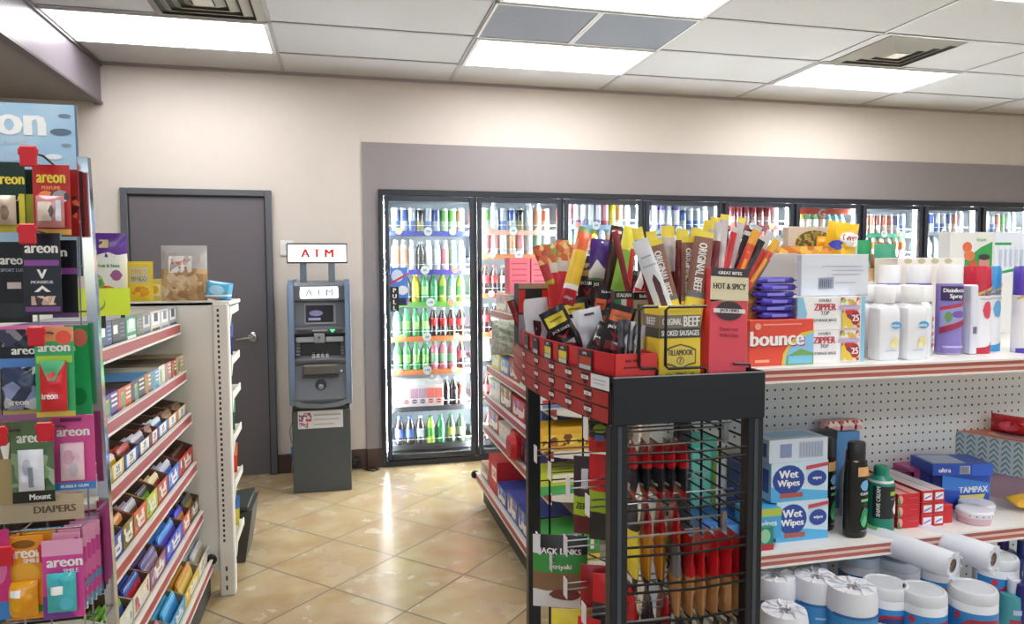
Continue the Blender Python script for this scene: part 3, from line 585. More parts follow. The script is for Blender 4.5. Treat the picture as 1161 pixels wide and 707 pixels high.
q = MB(); q.lathe([(.02, -.012), (.026, 0), (.02, .012)], mat('#151515', .5), 14, Matrix.Translation((G(.205), gy(-2.06), .185)) @ Matrix.Rotation(PI/2, 4, 'X')); gob(q, 'end_cap')
for z in (1.318, 1.085, .92, .72, .50, .23):
    q = MB(); q.box(G(-.7), G(.30), gy(-1.98), gy(-1.70), z, z+.015, SW); s = gob(q, 'rear_shelf')
    q = MB(); q.prism([(gy(-1.98), z-.07), (gy(-1.93), z-.02), (gy(-1.70), z-.012), (gy(-1.70), z+.022), (gy(-1.98), z+.02)], 'x', G(.30), G(.306), SW); q.obj('bracket', s, smooth=False)
tag(g1, 'cream metal snack shelving with six red-railed shelves left of the door', 'shelving')

def ub(us, xf): return [atX(u, 400, xf).y for u in us]
# closed cartons facing the aisle
def side_box(y0, y1, xf, z, h, m, F=(), T=(), name='snack_box', d=.24, tm=None):
    w = (y1-y0)-.003
    o = carton(name, w, d, h, m, F=F, T=T, R=(), loc=(xf-.012-d/2, (y0+y1)/2, z+.0005), rz=PI/2); return o
cols1 = [('#d6459a', 'bright pink', ['#f2a0cc', '#fff']), ('#37406f', 'navy blue', ['#8f9ad0', '#fff']), ('#1d1f28', 'black', ['#6f7690', '#fff']), ('#1f8a63', 'emerald green', ['#fff', '#bfe0d0']), ('#6d7360', 'olive grey', ['#b9bda8', '#8a8f9c']),
         ('#8a8784', 'warm grey', ['#5d6a80', '#d0d0d0']), ('#d8d0c4', 'cream', ['#3a3a40', '#fff']), ('#c9cac6', 'pale grey', ['#7f8aa0', '#fff']), ('#aab0bc', 'silver blue', ['#47536e', '#fff'])]
yb = [-3.26]+ub((119, 132.5, 148, 160, 166, 176, 187, 196, 205), .1)
for i, (c, n, cc) in enumerate(cols1):
    m = mat(c, .4); F = [('r', -.42, -.05, -.1, .3, mat(cc[1], .4))]+[('r', .08, .28-.16*k, .4, .33-.16*k, mat(cc[0], .4)) for k in range(4)]
    if i in (3, 5, 6, 7, 8): F = [('r', -.38, -.15, .38, .38, mat(cc[1], .4)), ('r', -.2, .0, .2, .42, mat(cc[0], .4)), ('r', -.4, -.42, .4, -.3, mat(cc[0], .4))]
    o = side_box(yb[i], yb[i+1], .1, 1.262, .082, m, F, [('r', -.45, -.45, .45, .45, mat('#9ea2a8', .3) if i > 1 else m)], 'gum_box')
    tag(o, '%s gum box on the top shelf, %s from the near end' % (n, ORD[i]), 'gum box', 'gum boxes on the top left shelf')
cols2 = [('#b070a0', 'mauve'), ('#5f4590', 'purple'), ('#d2603a', 'orange'), ('#3a4048', 'charcoal'), ('#c4703c', 'orange and blue'), ('#5b9ad0', 'sky blue'), ('#e4e2da', 'white'), ('#c98a8e', 'dusty pink'), ('#b8302c', 'red'), ('#c6b48e', 'tan')]
yb = [-3.3]+ub((118, 137, 152, 167, 174, 183, 190, 197, 203, 211), .12)
for i, (c, n) in enumerate(cols2):
    m = mat(c, .45); F = [('r', -.3, -.35, -.05, .3, art(['#e8b040', '#3f8fd0', '#d04838', '#58a848'], 70))]+[('r', .05, .3-.2*k, .42, .4-.2*k, mat('#efe8e4', .4)) for k in range(3)]+[('r', -.3, -.46, .0, -.37, mat('#e8e8f0', .4))]
    o = side_box(yb[i], yb[i+1], .12, 1.052, .078-.002*(i % 3), m, F, [('r', -.5, -.5, .5, .5, mat(['#38302c', c, '#4a3a30', '#5a9ad0', '#5a9ad0', '#c9c2b0', '#7a6a55', '#54443a', '#463a32', '#a08a66'][i], .45))], 'snack_bar_box')
    tag(o, '%s snack bar box on the second shelf, %s from the near end' % (n, ORD[i]), 'snack box', 'bar boxes on the second left shelf')
# open cartons with bars
def open_carton(w, d, h, hf, outer, inner, F):
    """cut-away display carton: back and sides h high, front hf high, front at -y"""
    q = MB(); t = .003; I = mat(inner, .7); O = outer
    q.box(-w/2, w/2, -d/2, d/2, 0, t, I)
    q.box(-w/2, w/2, d/2-t, d/2, t, h, I); q.box(-w/2, w/2, -d/2, -d/2+t, t, hf, O)
    for s in (-1, 1):
        x0, x1 = sorted((s*w/2, s*(w/2-t))); q.prism([(-d/2, t), (d/2, t), (d/2, h), (-d/2+.09, h), (-d/2, hf)], 'x', x0, x1, I)
        x0, x1 = sorted((s*(w/2+.0006), s*w/2)); q.prism([(-d/2, 0), (d/2, 0), (d/2, h), (-d/2+.09, h), (-d/2, hf)], 'x', x0, x1, O)
    q.deco(lambda a, b, e: (a, -d/2-e, hf/2+b), w, hf, F); return q
_bar = {}
def candy_bar(c1, c2, w, l, M):
    k = (c1, c2)
    if k not in _bar:
        q = MB(); q.box(-.5, .5, -.5, .5, .04, .96, mat(c1, .3), b=.08); q.box(-.5, .5, -.06, .06, 0, 1, mat(c1, .3)); q.box(-.505, .505, -.505, .505, .3, .7, mat(c2, .35)); o = q.obj('candy_bar'); _bar[k] = o
    else: o = _bar[k].copy(); C.objects.link(o)
    o.matrix_world = M @ Matrix.Diagonal((w, .012, l, 1)); return o
TR = {2: (.07, .05, (112, 127, 142, 158, 173, 181, 192, 203, 213), .135), 3: (.115, .075, (122, 137, 150, 165, 178, 190, 203, 219), .15), 4: (.10, .07, (126, 146, 166, 185, 205, 214, 224), .17), 5: (.10, .06, (140, 163, 188, 205, 222, 236), .205)}
TC = {2: [('#e4e6ec', 'white', '#8c3a4a', '#c8b0a0'), ('#e6c93c', 'yellow', '#e8e4d8', '#d0a838'), ('#2f62c4', 'royal blue', '#b8453c', '#9a3c30'), ('#4a3c50', 'dark plum', '#d8d4e0', '#8a93a8'), ('#c23a44', 'crimson', '#8a4a3c', '#e0c8b0'), ('#4f8fd0', 'light blue', '#dfe6ee', '#4a78b0'), ('#d0905c', 'tan orange', '#7a5a44', '#c8a070'), ('#c9b088', 'beige', '#6a5444', '#a8805c')],
      3: [('#3a55b4', 'blue and white', '#e8e0d8', '#7aa0d8'), ('#8a7a3c', 'olive', '#d88a3c', '#4a3a28'), ('#e2683a', 'orange', '#b8b4c0', '#7a5a3c'), ('#c6d04a', 'lime yellow', '#2a2624', '#7ec04a'), ('#c84a3c', 'red and cream', '#e8d8a8', '#a83a34'), ('#2f6ad0', 'bright blue', '#c8ccd8', '#5a86d0'), ('#c8382e', 'red', '#4a2c24', '#8a3028')],
      4: [('#dfe2d2', 'white and green', '#7cc048', '#4a6ab8'), ('#e8dcc0', 'cream and red', '#3a50a0', '#c83a40'), ('#9a5a6c', 'wine red', '#6a5a90', '#c8b8d0'), ('#3446d0', 'vivid blue', '#4a90e0', '#6a5ac0'), ('#d86a4a', 'orange-red', '#3a44c8', '#e8a040'), ('#5a4438', 'brown', '#6a6a68', '#c8b060')],
      5: [('#d04a8c', 'magenta and lime', '#c8e04a', '#dcd8d0'), ('#b8d84a', 'lime green', '#e070a8', '#9a8a80'), ('#4aa8d8', 'sky blue', '#58b8e8', '#3a88c0'), ('#d8c04a', 'golden yellow', '#d89a3a', '#e8d070'), ('#e8e4da', 'white', '#d0d4dc', '#b8a888')]}
for t, (hb, hf, us, xf) in TR.items():
    yb = ub(us, xf); z = TZ[t][0]
    for i, (c, n, b1, b2) in enumerate(TC[t]):
        w = yb[i+1]-yb[i]-.006; d = .26
        if t == 2: F = [('r', -.36, -.38, .3, .46, mat('#f0eee8', .5)), ('t', '2/5', -.03, .12, .42, mat('#4a4a52', .5), .5), ('r', -.2, -.3, .2, -.22, mat('#8a8a90', .5))]
        else: F = [('r', -.4, -.3, .4, .35, art([c, '#f0ece0', b1, b2, c], 45)), ('r', -.1, -.35, .32, .1, mat('#eae6dc', .5)), ('r', -.02, -.2, .25, -.1, mat(c, .5))]
        q = open_carton(w, d, hb, hf, mat(c, .45), '#6e5140' if t != 5 else '#8f8578', F)
        o = q.obj('display_carton', None, (xf-.014-d/2, (yb[i]+yb[i+1])/2, z+.0005), PI/2, smooth=False)
        tag(o, '%s open display carton on the %s shelf, %s from the near end' % (n, ORD[t], ORD[i]), 'carton', 'open cartons on the left snack shelves')
        nb = 4 if t != 5 else 3
        for k in range(nb):
            yy = -d/2+.018+.028*k; l = (hb*.8 if t == 3 else hb*.92)-.012*k; Mx = o.matrix_basis @ Matrix.Translation((0, yy, .0045)) @ Matrix.Rotation(-.25, 4, 'X')
            if w < .02: continue
            bb = candy_bar(b1, b2, w*.84, l, Mx)
            tag(bb, 'wrapped bar in the %s carton on the %s shelf, %s behind its front' % (n, ORD[t], ORD[k]), 'candy bar', 'wrapped bars in the open cartons')
# neon price tag clipped over the top shelf
q = MB(); p = atX(117, 349, .10); q.box(-.075, .075, -.0015, .0015, -.042, .042, mat('#d6f03c', .5)); q.deco(lambda a, b, e: (a, -.0015-e, b), .15, .084, [('e', -.1, -.05, .14, .28, mat('#8aa82a', .5)), ('e', -.1, .02, .12, .24, mat('#d6f03c', .5))]); q.box(.05, .06, .0, .012, -.05, .0, mat('#222', .5))
q.box(-.006, .006, .0015, .005, -.08, -.04, mat('#222', .5))
tag(q.obj('shelf_tag', None, (p.x, p.y, p.z+.018), .5), 'neon yellow-green paper tag above the pink gum box', 'price tag')
# things on the ledge of the end panel
Yl = -1.86; ZL = 1.364
def on_ledge(l, r, t, b=None, Y=Yl, z=ZL):
    cx_ = atY((l+r)/2, 341, Y).x; w = atY(r, 341, Y).x-atY(l, 341, Y).x; h = atY((l+r)/2, t, Y).z-z; return cx_, w, h
x, w, h = on_ledge(98, 146, 264, Y=-1.80)
o = bag('snack_pouch', w, h, .07, [(0, .62, mat('#e9e9e4', .3)), (.62, 1, mat('#5b2d92', .3))], F=[('p', [(-.5, .0), (-.5, .12), (-.2, .17), (.1, .22), (.3, .17), (.5, .2), (.5, .1), (.2, .02)], mat('#e9e9e4', .35)), ('r', -.12, .28, .1, .4, mat('#cbb98a', .4)), ('t', 'Fruit & Nuts', .1, .02, .05, mat('#5aa050', .4), .5), ('e', .27, -.12, .14, .08, mat('#a05a90', .4)), ('e', -.25, -.25, .25, .16, art(['#7ab548', '#a8c858', '#5a9a3a'], 60)), ('e', .05, -.36, .22, .09, art(['#c84a3a', '#e8c040', '#d87838'], 60)), ('e', -.32, -.4, .16, .08, mat('#e8d048', .4))], M=lean((x, -1.80, ZL), (x+.004, -1.79, ZL+1)), seed=1)
tag(o, 'tall purple and white fruit snack pouch standing on the shelving end', 'pouch')
x, w, h = on_ledge(145, 174, 296)
o = bag('snack_pouch', w, h, .05, [(0, 1, mat('#e6c93a', .35))], F=[('r', -.36, -.05, .36, .35, mat('#c9c3a0', .4)), ('t', 'DRIED', 0, .22, .13, mat('#d8b030', .4), .6), ('t', 'MANGO', 0, .05, .13, mat('#8a8468', .4), .6), ('e', .05, -.27, .35, .13, art(['#e0a020', '#f0c030', '#c88818'], 50))], M=lean((x, Yl, ZL), (x, Yl+.08, ZL+1)), seed=2)
tag(o, 'yellow dried snack pouch between the purple pouch and the clear bag', 'pouch')
x, w, h = on_ledge(184, 236, 278)
o = bag('snack_bag', w, h, .09, [(0, .55, art(['#c9a97e', '#b08a62', '#dcc6a4', '#a37c58'], 28, .2)), (.55, 1, mat('#b9b4b2', .2))], F=[('r', -.3, .0, .2, .3, mat('#e8e4e0', .4)), ('t', 'Snacks', -.05, .2, .1, mat('#d0583c', .4), .4), ('r', -.25, .07, .1, .1, mat('#a86a40', .4)), ('e', -.15, -.25, .13, .12, mat('#c7a47a', .3)), ('e', .15, -.33, .14, .11, mat('#b98f66', .3)), ('e', .2, -.12, .13, .12, mat('#cbb08a', .3)), ('e', -.02, -.4, .12, .08, mat('#a77c52', .3))], M=lean((x, Yl, ZL), (x, Yl+.05, ZL+1)), seed=3, crink=.004)
tag(o, 'clear cellophane bag of pale puffed snacks with red lettering', 'snack bag')
x, w, h = on_ledge(168, 187, 316, Y=-1.76); o = carton('snack_box', w, .06, h, mat('#c8c08a', .5), F=[('r', -.35, -.3, .35, .25, mat('#e2dcc0', .5)), ('e', 0, 0, .25, .2, mat('#d8b848', .5))], loc=(x, -1.76, ZL)); tag(o, 'small pale yellow packet behind the yellow pouch and clear bag', 'snack box')
x, w, h = on_ledge(232, 262, 319); o = bag('snack_pouch', w, h+.0, .07, [(0, 1, mat('#5fb4e0', .25))], F=[('e', -.05, .05, .3, .25, mat('#a8d8f0', .3)), ('p', [(-.5, -.3), (.5, -.1), (.5, -.2), (-.5, -.4)], mat('#e8f2f8', .3)), ('r', -.4, -.5, .1, -.38, mat('#e0b48a', .3))], M=lean((x, Yl, ZL), (x+.15, Yl, ZL+1)), seed=4)
tag(o, 'sky blue glossy packet at the outer end of the shelving top', 'pouch')
for i, (z, c, c2, n, yy) in enumerate(((1.10, '#2c3c8c', '#6a7ac8', 'dark blue', -1.86), (.515, '#e0482c', '#f08a50', 'orange-red', -1.82), (.245, '#d8cc4a', '#4a80c8', 'yellow and blue', -1.8), (.735, '#3a6a50', '#80b890', 'dark green', -1.86))):
    o = bag('snack_packet', .12, .15, .05, [(0, .6, mat(c, .3)), (.6, 1, mat(c2, .3))], M=lean((.235, yy, z+.004), (.27, yy, z+1)), seed=5+i); tag(o, '%s packet on the far side of the left shelving, by the door' % n, 'snack packet', 'packets on the far side of the left shelving')
q = MB(); bk = mat('#46443c', .55); q.prism([(-.03, 0), (.13, 0), (.17, .27), (-.03, .24)], 'y', -.16, .16, bk); q.box(-.045, .185, -.17, .17, .255, .275, mat('#2f3430', .5), Matrix.Rotation(-.13, 4, 'Y'))
tag(q.obj('storage_bin', None, (.17, -1.50, .0)), 'dark olive bin on the floor behind the left shelving foot', 'bin')

# ================================================================== AIR FRESHENER DISPLAY (near end of the left shelving)
YD = -3.47
ds = empty('air_freshener_display', (0, -3.4, 0))
CRM = mat('#c8c9cc', .12, 1)
q = MB(); pt = atY(91.5, 177, YD); pb_ = atY(125, 707, YD); kx = (pb_.x-pt.x)/(pt.z-pb_.z); xb = pt.x+kx*pt.z; q.prism([(xb-.012, 0), (xb+.012, 0), (pt.x+.012, pt.z), (pt.x-.012, pt.z)], 'y', -.06, -.035, CRM); q.obj('chrome_post', ds)
q = MB(); q.box(-.95-.012, -.95+.012, -.06, -.035, 0, pt.z, CRM, b=.002); q.obj('chrome_post', ds)
pa, pb = atY(87, 118, -3.38), atY(87, 270, -3.38)
bx = pa.x; z1 = atY(40, 117, -3.38).z; z0 = pb.z-.1; W = bx+.95; H = z1-z0
q = MB(); q.box(-.95, bx, .015, .021, z0, z1, mat('#5b6a80', .4)); 
mf = lambda a, b, e: (-.95+W/2+a, .015-e, (z0+z1)/2+b)
bl = NB('pale_blue_poster'); n1 = bl.noise(9, 5); bl.col(bl.mix(n1, rgb('#7fb4dc'), rgb('#c4dcee'))); bl.b.inputs['Roughness'].default_value = .3
PO = mat('#eef2f6', .4)
zt = atY(20, 142, -3.38).z; 
q.deco(mf, W, H, [('r', -.498, -.495, .496, .495, bl.m)])
q.deco(lambda a, b, e: (atY(-12, 142, -3.38).x+a, .0142-e, zt+b), 1, 1, [('t', 'areon', 0, 0, .052, PO, .30)])
q.deco(lambda a, b, e: (atY(8, 160, -3.38).x+a, .0142-e, atY(8, 160, -3.38).z+b), 1, 1, [('t', 'PERFUME', 0, 0, .017, mat('#bcd0e4', .4), .24)])
for (u, v, rx, c) in ((70, 150, .025, '#5c7088'), (76, 165, .012, '#8494a8'), (62, 178, .02, '#e4ecf4'), (10, 178, .035, '#a8c4e0'), (10, 178, .026, '#b8d0e6'), (74, 132, .015, '#6c8098')):
    pp = atY(u, v, -3.38); q.deco(lambda a, b, e: (pp.x+a, .0142-e-rx*.01, pp.z+b), 1, 1, [('e', 0, 0, rx, rx*.35, mat(c, .4))])
q.obj('header_board', ds, smooth=False)
q = MB(); WR = mat('#9a9aa0', .3, .8)
for k in range(14): z = .25+.115*k; q.tube([(-.95, -.035, z), (pt.x-.01, -.035, z)], .0025, WR, 5)
for k in range(12): x = -.93+.098*k; q.tube([(x, -.032, .2), (x, -.032, 1.72)], .0025, WR, 5)
q.obj('wire_grid', ds)
q = MB(); zb = atY(50, 575, -3.5).z; q.box(-.93, pt.x-.02, -.10, -.085, zb-.035, zb+.03, mat('#c8b898', .6)); q.deco(lambda a, b, e: (atY(62, 568, -3.5).x+a, -.10-e, zb-.005+b), 1, 1, [('t', 'DIAPERS', 0, 0, .018, mat('#6a5a48', .5), .16)]); q.obj('board', ds)
q = MB(); zq = atY(50, 590, -3.5).z
for k, (yy, dz) in enumerate(((-.17, 0), (-.04, .0))): q.tube([(-.93, yy, zq+dz), (pt.x+.0, yy, zq+dz)], .003, CRM, 6)
q.tube([(-.93, -.17, zq-.3), (pt.x, -.17, zq-.3)], .003, CRM, 6)
for k in range(8): x = pt.x-.001-.13*k; q.tube([(x, -.04, zq), (x, -.17, zq), (x, -.17, zq-.3), (x, -.04, zq-.3)], .0025, CRM, 5)
q.obj('wire_basket', ds)
RC = mat('#cf2331', .35); HK = mat('#55504c', .35, .8)
HOOKS = [(32, 177, -3.60), (31, 265, -3.60), (41, 381, -3.58), (51, 489, -3.56), (-2, 494, -3.58), (5, 630, -3.60), (54, 626, -3.60)]
for (u, v, Yh) in HOOKS:
    p = atY(u, v, Yh); y = Yh+3.4
    q = MB(); q.tube([(p.x, y+.002, p.z+.01), (p.x+.02, y+.03, p.z+.006), (p.x+.02, -.035, p.z-.02)], .0028, HK, 6); h = q.obj('hook', ds)
    q = MB(); q.box(p.x-.018, p.x+.018, y-.004, y+.004, p.z-.024, p.z+.024, RC, b=.003); q.box(p.x-.021, p.x+.021, y-.003, y+.003, p.z+.002, p.z+.018, RC, b=.002); q.obj('red_tip', h)
tag(ds, 'chrome wire display of hanging air fresheners under a pale blue header board', 'display rack')
def fresh(l, r, t, b, Y, back, F, label, blister=None, group='air fresheners hanging on the display', tilt=0.0):
    A = atY(l, b, Y); B = atY(r, t, Y); w = B.x-A.x; h = B.z-A.z; q = MB()
    n = 6; q.box(-w/2, w/2, -.001, .001, 0, h, mat(back, .35) if isinstance(back, str) else back, b=.0005)
    q.deco(lambda a, bb, e: (a, -.001-e, h/2+bb), w, h, F)
    o = q.obj('air_freshener', None, M=lean(((A.x+B.x)/2, Y, A.z), ((A.x+B.x)/2+tilt*h, Y+.02*h, B.z)), smooth=False)
    if blister:
        bw, bh, bz, bm, FF = blister; c = bag('pouch', w*bw, h*bh, .022, [(0, 1, bm)], F=FF, crink=.0012, seed=int(l)); c.parent = o; c.location = (0, -.0128, h*bz)
    return tag(o, label, 'air freshener', group)
Wt = mat('#f2f2f2', .4); Yt = mat('#e8d44a', .4)
AR = lambda m=Wt, z=.33, x=0, w=.85, h=.08: ('t', 'areon', x, z, h, m, w)
fresh(26, 42, 192, 262, -3.48, '#12241f', [('r', -.5, -.5, .5, .1, mat('#a8b03a', .4))], 'dark card seen behind the vanilla one, left of the red card')
fresh(-14, 27, 184, 263, -3.53, '#14302a', [('r', -.5, -.5, .5, -.38, mat('#c8b83a', .4)), AR(Yt, .24, .1, .75, .11), ('t', 'VANILLA', .12, -.02, .07, mat('#d8d8c8', .4), .5), ('r', .33, -.4, .48, .05, mat('#d4c838', .4))], 'black and green vanilla card cut by the left edge, top row', (.6, .42, .1, mat('#c9b8a8', .25), [('e', .1, -.1, .2, .25, mat('#8a7460', .4))]))
fresh(70, 88, 192, 268, -3.48, '#8e1f1c', [('r', .1, -.3, .5, .1, art(['#8e1f1c', '#3a1a18', '#c85a3a'], 60))], 'dark red card half hidden behind the bright red one, top row')
fresh(39, 78, 187, 266, -3.53, '#b5282a', [('r', -.5, -.5, .5, -.42, mat('#e0b858', .4)), ('e', -.15, .0, .25, .13, mat('#f0905a', .4)), AR(Yt, .3, 0, .75, .12), ('t', 'PERFUME', 0, .17, .05, mat('#e8a060', .4), .5), ('e', .22, .05, .26, .09, art(['#d8d8dc', '#4a4a50', '#9a9aa0'], 70))], 'bright red card with yellow letters and chrome shape, top row', (.75, .45, .1, mat('#c98a90', .2), [('r', -.4, -.3, .1, .3, mat('#e8dcd0', .4)), ('e', .1, 0, .1, .2, mat('#5a5054', .4)), ('r', .25, -.3, .42, .35, mat('#d8e4f4', .3))]))
fresh(60, 86, 272, 360, -3.48, '#19181e', [('r', -.5, .06, .5, .14, mat('#8a4a98', .4)), ('t', 'n', .0, .33, .08, Wt, .4), ('r', -.5, -.5, .5, -.44, mat('#6a4080', .4))], 'black card with purple stripe seen behind the black X pouch')
fresh(-8, 33, 274, 366, -3.50, '#15171d', [AR(Wt, .26, .1, .7, .08), ('t', 'SPORT LUX', .05, .15, .04, mat('#9aa4b8', .4), .6), ('r', -.1, -.08, .25, .0, mat('#d8c8c8', .4)), ('e', .0, -.35, .45, .1, mat('#30363c', .2))], 'glossy black pouch with a car outline at the left edge, second row')
fresh(28, 67, 264, 357, -3.54, '#1c2230', [AR(Wt, .30, 0, .85, .09), ('r', -.46, .1, .46, .17, mat('#8a4a9e', .4)), ('t', 'V', 0, -.0, .11, Wt, .5), ('t', 'MONSIEUR', 0, -.1, .035, mat('#c8ccd8', .4), .7), ('p', [(-.22, -.22), (0, -.14), (.22, -.22), (.1, -.22), (0, -.18), (-.1, -.22)], Wt), ('r', -.46, -.46, .46, -.40, mat('#7a4a90', .4)), ('r', -.3, -.38, .35, -.27, art(['#c8a898', '#3a3440', '#e0c8b8'], 80))], 'black pouch with a purple stripe and large white X mark, second row')
fresh(76, 101, 368, 470, -3.46, '#2aa560', [('e', .1, .36, .3, .1, mat('#e87060', .4)), ('t', 'n', -.2, .24, .06, Wt, .5), ('e', 0, -.3, .3, .1, mat('#1e8048', .3))], 'green card seen behind the green card holding a red sachet')
fresh(2, 45, 373, 470, -3.51, '#1a1e2c', [AR(Wt, .24, .15, .7, .07), ('r', -.5, .04, .5, .16, mat('#5a8ad0', .4)), ('r', -.5, .3, .5, .5, art(['#1a1e2c', '#8a8a98', '#3a4058'], 60)), ('r', -.46, -.5, .46, -.45, mat('#c8b060', .4))], 'dark blue card with a silver and blue sachet, third row', (.8, .5, .06, art(['#c8ccd8', '#3a4460', '#8a98c0', '#20242e'], 30, .2), [('t', 'areon', 0, -.33, .1, Wt, .6)]))
fresh(42, 82, 370, 473, -3.54, '#3cb070', [('r', -.5, .34, .5, .5, mat('#e8a070', .4)), ('e', .25, .38, .2, .08, mat('#e85a48', .4)), AR(Wt, .26, 0, .8, .07), ('r', -.46, .1, .46, .18, mat('#a8d848', .4)), ('r', -.5, -.5, .5, -.44, mat('#d8c050', .4))], 'green card with a red sachet tied at its neck, third row', (.68, .56, .07, mat('#d83038', .2), [('p', [(-.5, .5), (.5, .5), (.12, .12), (-.12, .12)], mat('#58b884', .3)), ('e', 0, .22, .2, .07, mat('#e85058', .3)), ('t', 'areon', -.1, -.2, .09, Wt, .6)]))
fresh(-6, 12, 478, 572, -3.51, '#6f6a48', [('p', [(-.1, .2), (.4, .25), (.2, -.1)], Wt), ('r', -.5, -.5, .5, .05, mat('#a89468', .5))], 'olive card with a white shape at the left edge, fourth row')
fresh(15, 59, 476, 571, -3.52, '#5f7a58', [('r', -.5, -.5, .5, -.36, mat('#20241c', .4)), AR(mat('#e8eee4', .4), .28, 0, .7, .09), ('t', 'Mount', .15, -.43, .07, Wt, .5), ('r', -.5, -.3, .5, .12, art(['#5f7a58', '#8aa880', '#486848', '#a8c0a0'], 30))], 'mottled green card with a white curled figure, fourth row', (.6, .5, .16, mat('#dfe4f0', .2), [('e', -.1, .1, .2, .2, mat('#b8bcd0', .3)), ('r', -.05, -.4, .15, .1, mat('#8a98a8', .3))]))
fresh(61, 106, 470, 556, -3.49, '#d8559c', [('r', -.3, .42, .2, .47, mat('#7a2858', .5)), AR(Wt, .27, 0, .75, .09), ('t', 'SWEET BABY', 0, .13, .03, mat('#f4c0dc', .4), .6), ('r', -.46, -.5, .5, -.4, mat('#3f8ad8', .4)), ('t', 'BUBBLE GUM', 0, -.45, .04, Wt, .7)], 'hot pink card with a white ring and blue footer, fourth row', (.55, .5, .14, mat('#eed0dc', .2), [('e', -.1, .15, .25, .2, mat('#d8a8bc', .3)), ('e', .1, -.2, .2, .2, mat('#c8c0cc', .3))]))
for k in range(3):
    fresh(16+6*k, 56+6*k, 603-3*k, 700-3*k, -3.56+.02*(k), ['#e79a2c', '#e8c440', '#4aa8e0'][k], [('e', .1, -.3, .4, .12, mat('#f0c83a', .4))], ['yellow card right behind the orange one, bottom basket', 'second card behind the orange one, golden yellow, bottom basket', 'blue card third behind the orange one, bottom basket'][k])
fresh(7, 48, 606, 704, -3.585, '#e8992e', [('e', 0, .4, .3, .05, mat('#8a5a20', .4)), AR(Wt, .28, .05, .85, .09), ('t', 'SMILE', .2, .2, .05, Wt, .5), ('e', 0, .02, .42, .16, mat('#f0b440', .3)), ('r', .1, -.42, .5, -.34, mat('#3aa040', .4))], 'orange card with yellow flower beads, bottom basket', (.75, .42, .06, mat('#e8a020', .15), [('e', -.15, -.1, .2, .22, mat('#f0b020', .2)), ('e', .2, -.05, .2, .22, mat('#e89a18', .2)), ('r', -.35, .1, .0, .3, Wt)]))
for k in range(6, 0, -1):
    fresh(56+6.5*k, 92+5*k, 606-4.4*k, 698-5.2*k, -3.59+.028*k, '#d860a8', [('r', -.5, .3, .5, .5, mat('#f0b8d4', .4)), ('e', .2, .38, .12, .05, mat('#a83a80', .4)), ('r', .0, -.1, .5, .1, mat('#e888c0', .4)), ('r', .1, -.5, .5, -.15, art(['#58b8d0', '#e8f0f8', '#8ad0e0', '#d860a8'], 50)), ('r', -.5, -.5, .1, -.3, mat('#7a3a9c', .4))], 'pink card %s in the stack behind the one with teal beads' % ORD[k-1])
fresh(50, 93, 610, 702, -3.615, '#d8469e', [('r', -.5, .3, .5, .5, mat('#e8a8cc', .4)), AR(Wt, .2, .05, .85, .09), ('t', 'SMILE', .2, .1, .05, Wt, .5), ('p', [(-.5, -.5), (.3, -.5), (-.1, -.25), (-.5, -.2)], mat('#7a3a9c', .4))], 'front pink card with teal figure beads, bottom basket', (.7, .5, .1, mat('#48b8c0', .15), [('e', -.1, .2, .2, .2, mat('#38a8b8', .2)), ('e', .2, -.25, .25, .18, mat('#58c8e0', .2)), ('r', -.3, 0, .1, .2, Wt)]))
fresh(-16, 9, 600, 704, -3.60, '#c8307c', [('r', -.5, -.5, .5, -.3, mat('#3a80c8', .4)), ('e', .1, .1, .3, .2, mat('#e070a8', .4))], 'magenta card cut by the left edge, bottom basket')
# ================================================================== MIDDLE SHELVING (seen past and through the jerky rack)
g2 = empty('gondola_shelving', (2.0, -1.8, 0))
def H(x, y): return (x-2.0, y+1.8)
MZ = [(1.24, 1.745), (1.06, 1.735), (.885, 1.715), (.70, 1.70), (.505, 1.69), (.19, 1.64)]
y0m, y1m = -2.52, -1.02
q = MB(); q.box(.10, .14, y0m+1.8, y1m+1.8, .1, 1.36, SW); q.box(.09, .15, y0m+1.8-.03, y0m+1.8+.03, 0, 1.36, SW, b=.004); q.box(.09, .15, y1m+1.8-.03, y1m+1.8+.03, 0, 1.36, SW, b=.004); q.obj('back_panel', g2)
q = MB(); q.box(-.22, .6, y0m+1.8, y1m+1.8, 1.345, 1.365, SW, b=.003); q.obj('top_board', g2)
q = MB(); q.box(-.33, .6, y0m+1.85, y1m+1.75, .02, .1, mat('#3a3836', .6)); q.obj('base', g2)
for z, xf in MZ:
    q = MB(); a = xf-2.0; q.box(a, .6, y0m+1.8, y1m+1.8, z-.02, z, SW, b=.002)
    q.prism([(a, z-.02), (a+.04, z-.028), (.1, z-.075), (.1, z)], 'y', y0m+1.795, y0m+1.8, SW); q.prism([(a, z-.02), (a+.04, z-.028), (.1, z-.075), (.1, z)], 'y', y1m+1.8, y1m+1.805, SW); s = q.obj('shelf', g2)
    q = MB(); q.box(a-.008, a, y0m+1.8, y1m+1.8, z-.03, z+.006, RAIL); q.box(a-.011, a+.002, y0m+1.8, y1m+1.8, z-.04, z-.03, RW); q.box(a-.011, a+.002, y0m+1.8, y1m+1.8, z+.004, z+.009, RW)
    q.obj('price_rail', s)
q = MB(); q.lathe([(.02, -.012), (.028, 0), (.02, .012)], mat('#151515', .5), 14, Matrix.Translation((-.37, y1m+1.815, .18)) @ Matrix.Rotation(PI/2, 4, 'X')); q.obj('end_cap', g2)
tag(g2, 'cream metal snack shelving with red rails behind the jerky rack', 'shelving')
